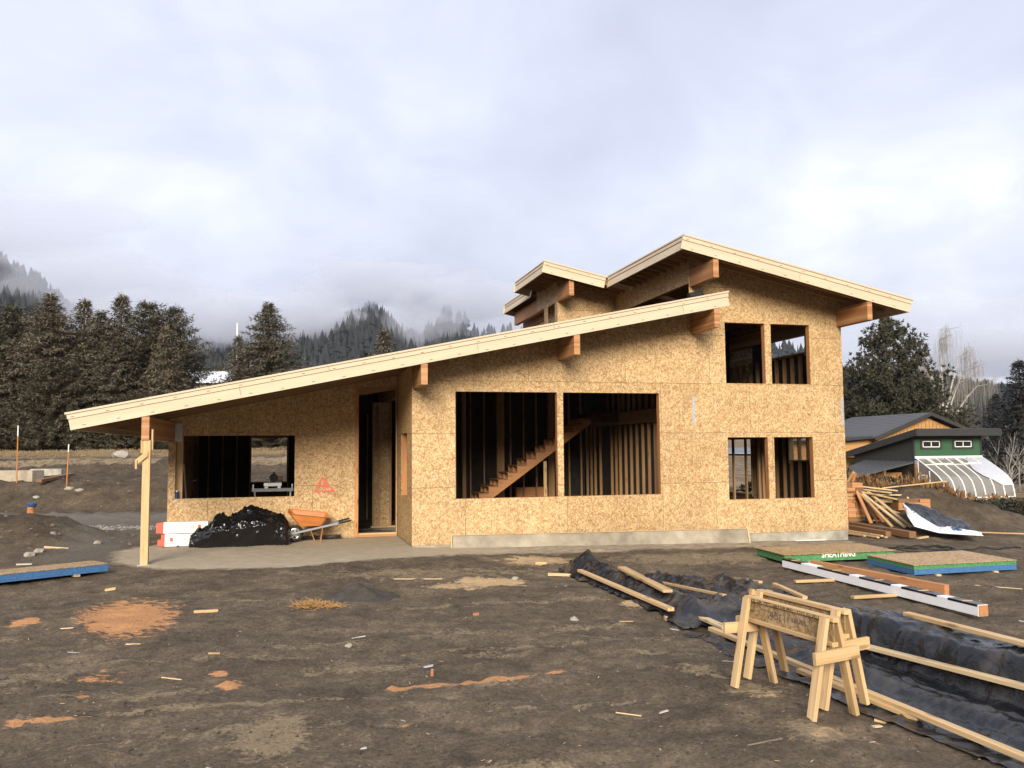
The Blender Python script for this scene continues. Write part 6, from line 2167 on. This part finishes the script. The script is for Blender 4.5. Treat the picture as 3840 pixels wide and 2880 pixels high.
# wood scraps that one can point at
for (x, y, a, L, w_, t_, mt, lb) in ((-4.45, 11.95, .3, .32, .05, .035, 'lumber', 'chunky wood scrap at the right of the big sawdust patch'), (-5.95, 10.95, -.15, .38, .018, .012, 'lumber_pale', 'thin splinter pointing at the big sawdust patch from the left'),
                                     (-4.55, 10.10, .2, .16, .03, .012, 'lumber_pale', 'pale sliver just below the big sawdust patch'), (-5.15, 9.75, .05, .24, .014, .008, 'galv', 'grey metal strip below the big sawdust patch'), (-3.35, 9.45, .5, .12, .025, .02, 'lumber', 'tan stick end below the straw heap'),
                                     (-3.55, 8.7, -.3, .24, .016, .012, 'lumber', 'tan splinter left of the centre foreground'), (-2.10, 15.0, .03, .85, .018, .015, 'lumber_pale', 'long pale lath lying in front of the porch'), (-1.95, 10.35, .05, .22, .03, .012, 'paper_bit', 'white strip right of the straw heap'),
                                     (0.42, 16.6, .15, .22, .07, .05, 'lumber', 'wood block by the far sawdust in front of the form board'), (0.55, 15.95, -.3, .2, .05, .006, 'paper_bit', 'white torn paper left of the black plastic'), (0.68, 13.85, .1, .24, .09, .006, 'paper_bit', 'white crumpled paper left of the long narrow board'),
                                     (1.35, 11.0, .45, .2, .018, .012, 'lumber', 'splinter in front of the long narrow board'), (1.78, 12.9, -.4, .13, .06, .02, 'lumber', 'tan chip beside the long narrow board'), (1.95, 10.75, .1, .14, .09, .004, 'paper_bit', 'pale flat chip near the very pale plank'),
                                     (2.28, 9.55, .8, .14, .025, .01, 'lumber_pale', 'straw-coloured splinter in front of the near plastic edge'), (2.18, 9.05, .2, .26, .012, .008, 'paper_bit', 'white sliver in front of the near plastic edge'), (0.85, 7.30, .15, .22, .015, .01, 'lumber_pale', 'pale splinter in the bottom centre'),
                                     (1.75, 6.55, .45, .34, .012, .012, 'twig', 'crooked grey twig bottom centre'), (1.22, 7.35, .1, .11, .05, .005, 'paper_bit', 'white scrap bottom centre right'), (2.99, 7.22, -.5, .09, .03, .02, 'lumber_pale', 'curled wood shaving by the right sawhorse feet'),
                                     (2.92, 7.08, .3, .08, .05, .01, 'lumber_pale', 'pale chip by the right sawhorse feet'), (-6.62, 13.9, .2, .16, .05, .04, 'lumber', 'wood chip in front of the blue-edged stack'), (-0.95, 9.05, .0, .10, .07, .01, 'galv', 'flat grey metal plate in the centre foreground'),
                                     (-0.55, 11.55, .2, .08, .045, .035, 'terra', 'small orange brick piece in the middle of the yard'), (-1.2, 6.6, .1, .10, .05, .005, 'paper_bit', 'white scrap at the bottom left of centre'), (-3.4, 6.2, .4, .13, .03, .004, 'paper_bit', 'white scrap near the bottom left'),
                                     (7.2, 13.4, -.1, .7, .02, .01, 'lumber_pale', 'long pale splinter in front of the blue-edged stack, left'), (8.2, 13.2, .1, .6, .02, .01, 'lumber_pale', 'long pale splinter in front of the blue-edged stack, right'), (6.45, 10.95, .3, .28, .12, .006, 'paper_bit', 'pale bark slab at the near end of the wrapped beam'),
                                     (-10.6, 19.3, .3, .5, .06, .05, 'lumber_pale', 'pale stick at the foot of the left berm'), (-9.7, 16.7, .05, .4, .05, .03, 'paper_bit', 'white stick behind the blue-edged stack')):
    if mt == 'paper_bit':
        L, w_ = L * .75, w_ * .8
    z = gz(x, y) + t_ / 2 - .002
    o = board('wood_scrap', (x, y, z), (x + L * math.cos(a), y + L * math.sin(a), gz(x + L * math.cos(a), y + L * math.sin(a)) + t_ / 2 - .001), w_, t_, mt, None)
    tag(o, lb, 'scrap', 'scraps lying about the yard')
cn = thing('drink_can', 'small orange can standing on the bare earth in the centre foreground', 'can', (-.827, 8.683, gz(-.827, 8.683)), .4)
cn.scale = (.55, .55, .55)
MB().lathe((0, 0, 0), (0.06, 0, 1), [(0, 0), (0, .028), (.006, .032), (.108, .032), (.118, .026), (.12, 0)], 16).build('can_body', 'terra', cn)
MB().lathe((0.0075, 0, .1205), (0.06, 0, 1), [(0, 0), (0, .024), (.003, .024), (.003, 0)], 12).build('can_lid', 'galv', cn)

# countless chips, pebbles and clods
def scatter(name, label, n_, fx, mat, size, kind):
    mb = MB()
    for k in range(n_):
        x, y = fx()
        s = r.uniform(*size)
        z = gz(x, y)
        if kind == 'chip':
            a = r.uniform(0, 6.28)
            L = s * r.uniform(1, 3.5)
            mb.beam((x, y, z + .004), (x + L * math.cos(a), y + L * math.sin(a), z + .006 + r.uniform(0, .012)), s * .5, s * .22)
        else:
            v = [Vector((q[0] * s * r.uniform(.6, 1.3), q[1] * s * r.uniform(.6, 1.3), q[2] * s * r.uniform(.5, .9))) + Vector((x, y, z)) for q in ((1, 0, 0), (0, 1, 0), (-1, 0, 0), (0, -1, 0), (0, 0, 1), (0, 0, -1))]
            mb.add(v, [(0, 1, 4), (1, 2, 4), (2, 3, 4), (3, 0, 4), (1, 0, 5), (2, 1, 5), (3, 2, 5), (0, 3, 5)])
    o = mb.build(name, mat, kind='stuff')
    tag(o, label, 'debris')


def near():
    y = 5.2 + 12.5 * r.random() ** 1.35
    return r.uniform(-.66, .66) * y, y


def nearb():
    while True:
        x, y = near()
        if float(ell(np.array(x), np.array(y), SAW)) < .1 and float(sand_mask(x, y)) < .1:
            return x, y


scatter('wood_chips', 'tiny wood chips strewn over the bare earth', 220, near, 'lumber', (.005, .016), 'chip')
scatter('pale_litter', 'tiny pale litter and splinters strewn over the bare earth', 50, near, 'paper_bit', (.005, .014), 'chip')
scatter('pebbles', 'small pebbles in the bare earth', 500, nearb, 'stone_brown', (.006, .022), 'peb')
scatter('soil_clods', 'dark clods of soil in the bare earth', 2600, nearb, 'soil', (.006, .024), 'peb')
scatter('gravel_strip', 'strip of pale gravel along the dirt drive on the left', 900, lambda: (r.uniform(-13.0, -7.2), 24.6 + r.gauss(0, .38)), 'rock', (.02, .06), 'peb')
scatter('bank_stones', 'stones and clods on the left earth banks', 900, lambda: (r.uniform(-26, -6), r.choice((r.uniform(29, 34), r.uniform(40, 44), r.uniform(19, 23)))), 'stone_brown', (.02, .07), 'peb')
# ================================================================ wooded hills
def hill(name, label, fz, x0, x1, y0, y1, nx_, ny_):
    X, Y = np.meshgrid(np.linspace(x0, x1, nx_), np.linspace(y0, y1, ny_))
    Z = fz(X, Y)
    me = bpy.data.meshes.new(name)
    fs = [(j * nx_ + i, j * nx_ + i + 1, (j + 1) * nx_ + i + 1, (j + 1) * nx_ + i) for j in range(ny_ - 1) for i in range(nx_ - 1)]
    me.from_pydata(np.stack([X, Y, Z], -1).reshape(-1, 3).tolist(), [], fs)
    me.polygons.foreach_set('use_smooth', [True] * len(fs))
    me.materials.append(M['hill_floor'])
    return link(name, me, kind='structure', label=label)


M['hill_floor'] = m_plain('forest_floor', (0.030, 0.032, 0.030), 0.95, var=0.3, scale=.02)
TOPX = [-1400, -900, -640, -560, -490, -440, -390, -330, -250, -160, -100, -50, 40, 200, 300, 420, 520, 640, 760, 900, 1500]


def ridge(px):
    """height above the eye line, as tangent, of the skyline at the azimuth tangent px"""
    return np.interp(px, [-0.80, -0.61, -0.56, -0.52, -0.49, -0.44, -0.38, -0.30, -0.25, -0.215, -0.19, -0.168, -0.15, -0.13, -0.11, -0.095, -0.075, -0.06, -0.04, 0.0, 0.05, 0.15, 0.30, 0.35, 0.40, 0.46, 0.50, 0.54, 0.58, 0.63, 0.8],
                     [0.255, 0.225, 0.195, 0.160, 0.135, 0.120, 0.118, 0.128, 0.136, 0.145, 0.170, 0.178, 0.165, 0.138, 0.125, 0.140, 0.156, 0.148, 0.134, 0.128, 0.128, 0.13, 0.125, 0.115, 0.088, 0.080, 0.078, 0.066, 0.060, 0.050, 0.04])


def zhill(X, Y):
    t = X / np.maximum(Y, 50)
    R_ = ridge(t) * 950
    f = ss(330, 980, Y)
    return 4 + R_ * f * (0.9 + 0.2 * fbm(X * .006, Y * .006, 71, 4)) - 30 * ss(1000, 1300, Y)


hill('hill', 'dark wooded hillside behind the house, fading into low cloud', zhill, -1000, 1000, 260, 1150, 140, 70)


# unseen hill ring added behind the camera; cuts low-sky light under eaves and indoors
A_, R_ = np.meshgrid(np.linspace(math.radians(115), math.radians(425), 60)[::-1], np.linspace(0, 1, 8))
RR = 420 + 700 * R_
me = bpy.data.meshes.new('hill')  # mesh of the added unseen hill ring
me.from_pydata(np.stack([RR * np.cos(A_), RR * np.sin(A_), -4 + 190 * ss(0, 1, R_) * ss(0, .12, (A_ - A_.min()) / (A_.max() - A_.min())) * ss(0, .12, (A_.max() - A_) / (A_.max() - A_.min())) * (0.85 + .3 * fbm(A_ * 3, R_, 4, 3))], -1).reshape(-1, 3).tolist(), [],
               [(j * 60 + i, j * 60 + i + 1, (j + 1) * 60 + i + 1, (j + 1) * 60 + i) for j in range(7) for i in range(59)])
me.materials.append(M['hill_floor'])
link('hill', me, kind='structure', label='unseen rise added behind the viewer to block low sky')


def far_tree_mesh(n_, fx, name, label, smin, smax, seed):
    r = random.Random(seed)
    mb = MB()
    for k in range(n_):
        x, y, z = fx(r)
        Hh = r.uniform(smin, smax)
        R = Hh * r.uniform(.17, .30)
        a0 = r.uniform(0, 6.28)
        lean = r.uniform(-.3, .3)
        top_ = r.choice((.30, .48, .62))
        for (zb, zt_, rr) in ((.08, .5, 1.0), (.30, .78, .86), (.56, 1.0, top_)):
            m_ = 6
            vs = [(x + R * rr * r.uniform(.7, 1.3) * math.cos(a0 + 6.283 * i / m_), y + R * rr * math.sin(a0 + 6.283 * i / m_), z + Hh * (zb + r.uniform(-.04, .04))) for i in range(m_)]
            mb.add(vs + [(x + lean, y, z + Hh * zt_)], [(i, (i + 1) % m_, m_) for i in range(m_)], [0.3] * m_ + [0.7])
    o = mb.build(name, 'far_forest', tips=True, kind='stuff')
    tag(o, label, 'forest')


def on_hill(r):
    while True:
        y = r.uniform(300, 1000)
        t = r.uniform(-.75, .72)
        if -.10 < t < .42 and r.random() < .8:
            continue
        x = t * y
        if r.random() < .25 + .75 * (y / 1000):
            break
    return x, y, float(zhill(x, y)) - 1


far_tree_mesh(11000, on_hill, 'hillside_forest', 'dense dark conifer forest covering the hills', 9, 23, 5)


def low_wood(r):
    y = r.uniform(125, 210)
    t = r.choice((r.uniform(-.62, -.10), r.uniform(-.62, -.10), r.uniform(.36, .62)))
    return t * y, y, float(H0(t * y, y)) - .5


far_tree_mesh(420, low_wood, 'valley_wood', 'darker wood standing between the field and the misty hills', 6, 10.5, 6)

# ================================================================ haze and low cloud
def m_vol(name, density, col=(0.80, 0.84, 0.93), anis=0.0):
    m = bpy.data.materials.new(name)
    m.use_nodes = True
    t = m.node_tree
    t.nodes.clear()
    o = t.nodes.new('ShaderNodeOutputMaterial')
    v = t.nodes.new('ShaderNodeVolumePrincipled')
    v.inputs['Color'].default_value = (*col, 1)
    v.inputs['Density'].default_value = density
    v.inputs['Anisotropy'].default_value = anis
    t.links.new(v.outputs[0], o.inputs['Volume'])
    return m


M['haze'] = m_vol('haze_air', 0.00006)
M['mist'] = m_vol('mist', 0.014)
M['mist_mid'] = m_vol('mid_mist', 0.009)
M['mist_thin'] = m_vol('thin_mist', 0.005)
HAZE = True
if HAZE:
    hz = MB().box(-1500, 1500, -120, 1600, -12, 290).build('haze', 'haze', kind='stuff')
    tag(hz, 'pale damp air between the yard and the hills', 'haze')


def blob(label, c, rad, mat, seed, amp=.35, sub=4):
    bm = bmesh.new()
    bmesh.ops.create_icosphere(bm, subdivisions=sub, radius=1)
    for v in bm.verts:
        n_ = mnoise.fractal(v.co * 1.4 + Vector((seed * 3.1, 0, 0)), 1.0, 2.0, 4) * amp
        v.co *= 1 + n_
        v.co = Vector((v.co.x * rad[0], v.co.y * rad[1], v.co.z * rad[2]))
    me = bpy.data.meshes.new('low_cloud')
    bm.to_mesh(me); bm.free()
    me.materials.append(M[mat])
    me.polygons.foreach_set('use_smooth', [True] * len(me.polygons))
    o = thing('low_cloud', label, 'cloud', c, 0, 'low cloud hanging on the hills', data=me)
    o['kind'] = 'stuff'
    return o


def pxy(px, py, Y):
    """metres: point at distance Y seen at azimuth/elevation tangents"""
    return (px * Y, Y, HC + py * Y)


for c, rad, mt, sd_, am, lb in (
        ((-.365, .152, 700), (105, 60, 25), 'mist', 1, .45, 'cloud bank lying over the wooded ridge above the white roof'),
        ((-.44, .150, 720), (80, 60, 26), 'mist_mid', 2, .4, 'cloud bank right of the left hill'),
        ((-.275, .155, 690), (62, 50, 24), 'mist', 3, .4, 'cloud left of the misty knoll'),
        ((-.222, .158, 700), (30, 40, 24), 'mist', 4, .45, 'mist rising in the gully left of the knoll'),
        ((-.165, .198, 740), (60, 60, 22), 'mist', 5, .4, 'cloud capping the misty knoll'),
        ((-.19, .150, 690), (26, 30, 15), 'mist_mid', 15, .5, 'wisp drifting across the face of the misty knoll'),
        ((-.095, .145, 690), (26, 30, 14), 'mist_mid', 16, .5, 'wisp drifting across the second knoll'),
        ((-.122, .150, 700), (20, 40, 30), 'mist', 6, .45, 'wisp in the gully right of the knoll'),
        ((-.07, .180, 740), (55, 60, 20), 'mist', 8, .4, 'cloud over the smaller second knoll'),
        ((-.01, .160, 720), (75, 60, 24), 'mist_thin', 9, .4, 'cloud right of the second knoll'),
        ((-.66, .275, 760), (170, 90, 26), 'mist_thin', 10, .4, 'cloud closing on the top of the left hill'),
        ((-.49, .200, 740), (90, 70, 26), 'mist_mid', 11, .4, 'cloud on the right flank of the left hill'),
        ((.60, .112, 700), (120, 70, 20), 'mist', 13, .4, 'cloud over the hill behind the birch'),
        ((.50, .150, 720), (60, 60, 18), 'mist_thin', 14, .4, 'cloud above the big pine')):
    blob(lb, pxy(*c), rad, mt, sd_, am)
